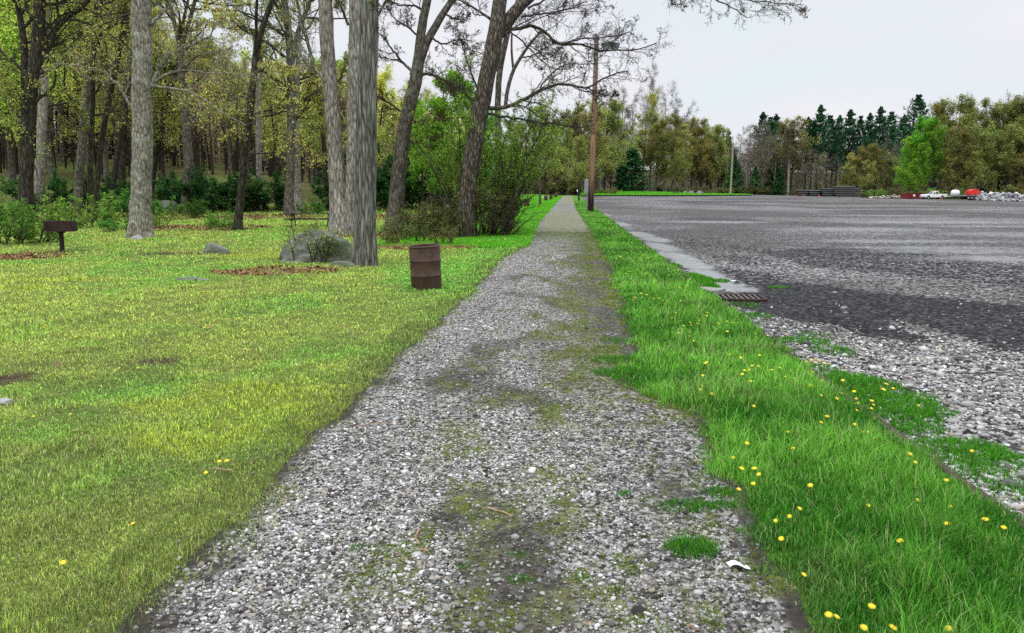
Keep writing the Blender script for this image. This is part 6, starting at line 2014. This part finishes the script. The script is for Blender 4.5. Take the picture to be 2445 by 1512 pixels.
def skinned(name, verts, edges, radii, mat, parent):
    me = bpy.data.meshes.new(name); me.from_pydata(verts, edges, []); me.update()
    o = bpy.data.objects.new(name, me); COL.objects.link(o); o.parent = parent
    o.modifiers.new("skin", 'SKIN'); o.modifiers.new("sub", 'SUBSURF').levels = 1
    o.modifiers["sub"].render_levels = 2
    if not me.skin_vertices: me.attributes
    for i, r in enumerate(radii):
        me.skin_vertices[0].data[i].radius = (r, r) if not isinstance(r, tuple) else r
    me.skin_vertices[0].data[0].use_root = True
    me.materials.append(M[mat])
    return o


def try_skin(name, verts, edges, radii, mat, parent):
    bpy.ops.object.select_all(action='DESELECT') if False else None
    me = bpy.data.meshes.new(name); me.from_pydata(verts, edges, []); me.update()
    o = bpy.data.objects.new(name, me); COL.objects.link(o); o.parent = parent
    md = o.modifiers.new("skin", 'SKIN')
    if len(me.skin_vertices) == 0:
        # the modifier made through the API leaves the layer out: grow plain tapered tubes instead
        bpy.data.objects.remove(o)
        T = Tubes()
        for a, b2 in edges:
            T.add(np.array([[verts[a], (np.array(verts[a]) + np.array(verts[b2])) / 2, verts[b2]]], float), np.array([[radii[a], (radii[a] + radii[b2]) / 2, radii[b2]]], float), 10)
        return T.build(name, M[mat], parent)
    sb_ = o.modifiers.new("sub", 'SUBSURF'); sb_.levels = 1; sb_.render_levels = 2
    for i, r in enumerate(radii): me.skin_vertices[0].data[i].radius = (r, r)
    me.skin_vertices[0].data[0].use_root = True
    me.materials.append(M[mat]); md.use_smooth_shade = True
    return o


bv = [(0, 0, .95), (0, 0, 1.15), (0, 0, 1.38), (0, -.01, 1.48), (0, -.02, 1.56), (0, -.02, 1.68), (.17, 0, 1.38), (.24, .02, 1.12), (.22, -.14, .92), (.21, -.2, .84), (-.17, 0, 1.38), (-.25, .02, 1.12), (-.24, -.05, .88), (-.24, -.08, .79),
      (.09, 0, .88), (.10, -.03, .48), (.10, .02, .09), (.11, -.12, .04), (-.09, 0, .88), (-.11, .02, .48), (-.12, .06, .09), (-.13, -.08, .04)]
be = [(0, 1), (1, 2), (2, 3), (3, 4), (4, 5), (2, 6), (6, 7), (7, 8), (8, 9), (2, 10), (10, 11), (11, 12), (12, 13), (0, 14), (14, 15), (15, 16), (16, 17), (0, 18), (18, 19), (19, 20), (20, 21)]
brd = [.15, .14, .14, .06, .085, .08, .065, .048, .036, .03, .065, .048, .036, .03, .085, .06, .045, .04, .085, .06, .045, .04]
try_skin("body", bv, be, brd, 'skin', root)
try_skin("shirt", [(0, 0, .93), (0, 0, 1.15), (0, 0, 1.39), (.18, 0, 1.39), (.235, .015, 1.18), (-.18, 0, 1.39), (-.24, .015, 1.18)], [(0, 1), (1, 2), (2, 3), (3, 4), (2, 5), (5, 6)], [.175, .165, .16, .085, .07, .085, .07], 'shirt', root)
try_skin("trousers", [(0, 0, .93), (.09, 0, .86), (.10, -.03, .48), (.10, .02, .10), (-.09, 0, .86), (-.11, .02, .48), (-.12, .06, .10)], [(0, 1), (1, 2), (2, 3), (0, 4), (4, 5), (5, 6)], [.165, .105, .078, .065, .105, .078, .065], 'trousers', root)
Geo().lathe([(.005, .10), (.06, .085), (.095, .03), (.10, -.03), (.085, -.06)], 14, (0, .005, 1.68)).build("hair", M['hair'], root, smooth=True)

# little sign and furniture on the grass strip
q = at(1703, 466.0)
root = empty("sign", q, "tiny white topped marker standing on the grass strip left of the far pole", "sign")
s_ = 6.0 / F * q[1]
Geo().box((0, 0, s_ * .5), (.16, .16, s_)).build("post", M['black_iron'], root, bevel=.01)
Geo().box((0, -.1, s_ * .35), (.55, .04, s_ * .42)).build("board", M['white_paint'], root, bevel=.01)
t2 = copy_tree(tb); q = at(1613, 464.0); t2.location = q; t2.rotation_euler = (0, 0, R(20)); s_ = 6.5 / F * q[1] / .78; t2.scale = (s_ * .7, s_, s_)
tag(t2, "far dark picnic table on the grass strip left of the white car", "picnic table")
g3 = copy_tree(gr); q = at(1627, 464.2); g3.location = q; s_ = 9.5 / F * q[1] / (78 / F * at(149, 601)[1]); g3.scale = (s_,) * 3; g3.rotation_euler = (0, 0, R(-30))
tag(g3, "far black pedestal grill on the grass strip in front of the white car", "grill")

SC.render.engine = 'CYCLES'
SC.cycles.max_bounces = 6
SC.cycles.diffuse_bounces = 3
SC.cycles.glossy_bounces = 2
SC.cycles.transmission_bounces = 2
SC.cycles.use_denoising = False
SC.view_settings.view_transform = 'Standard'
SC.view_settings.look = 'None'
SC.view_settings.exposure = 0
SC.view_settings.gamma = 1
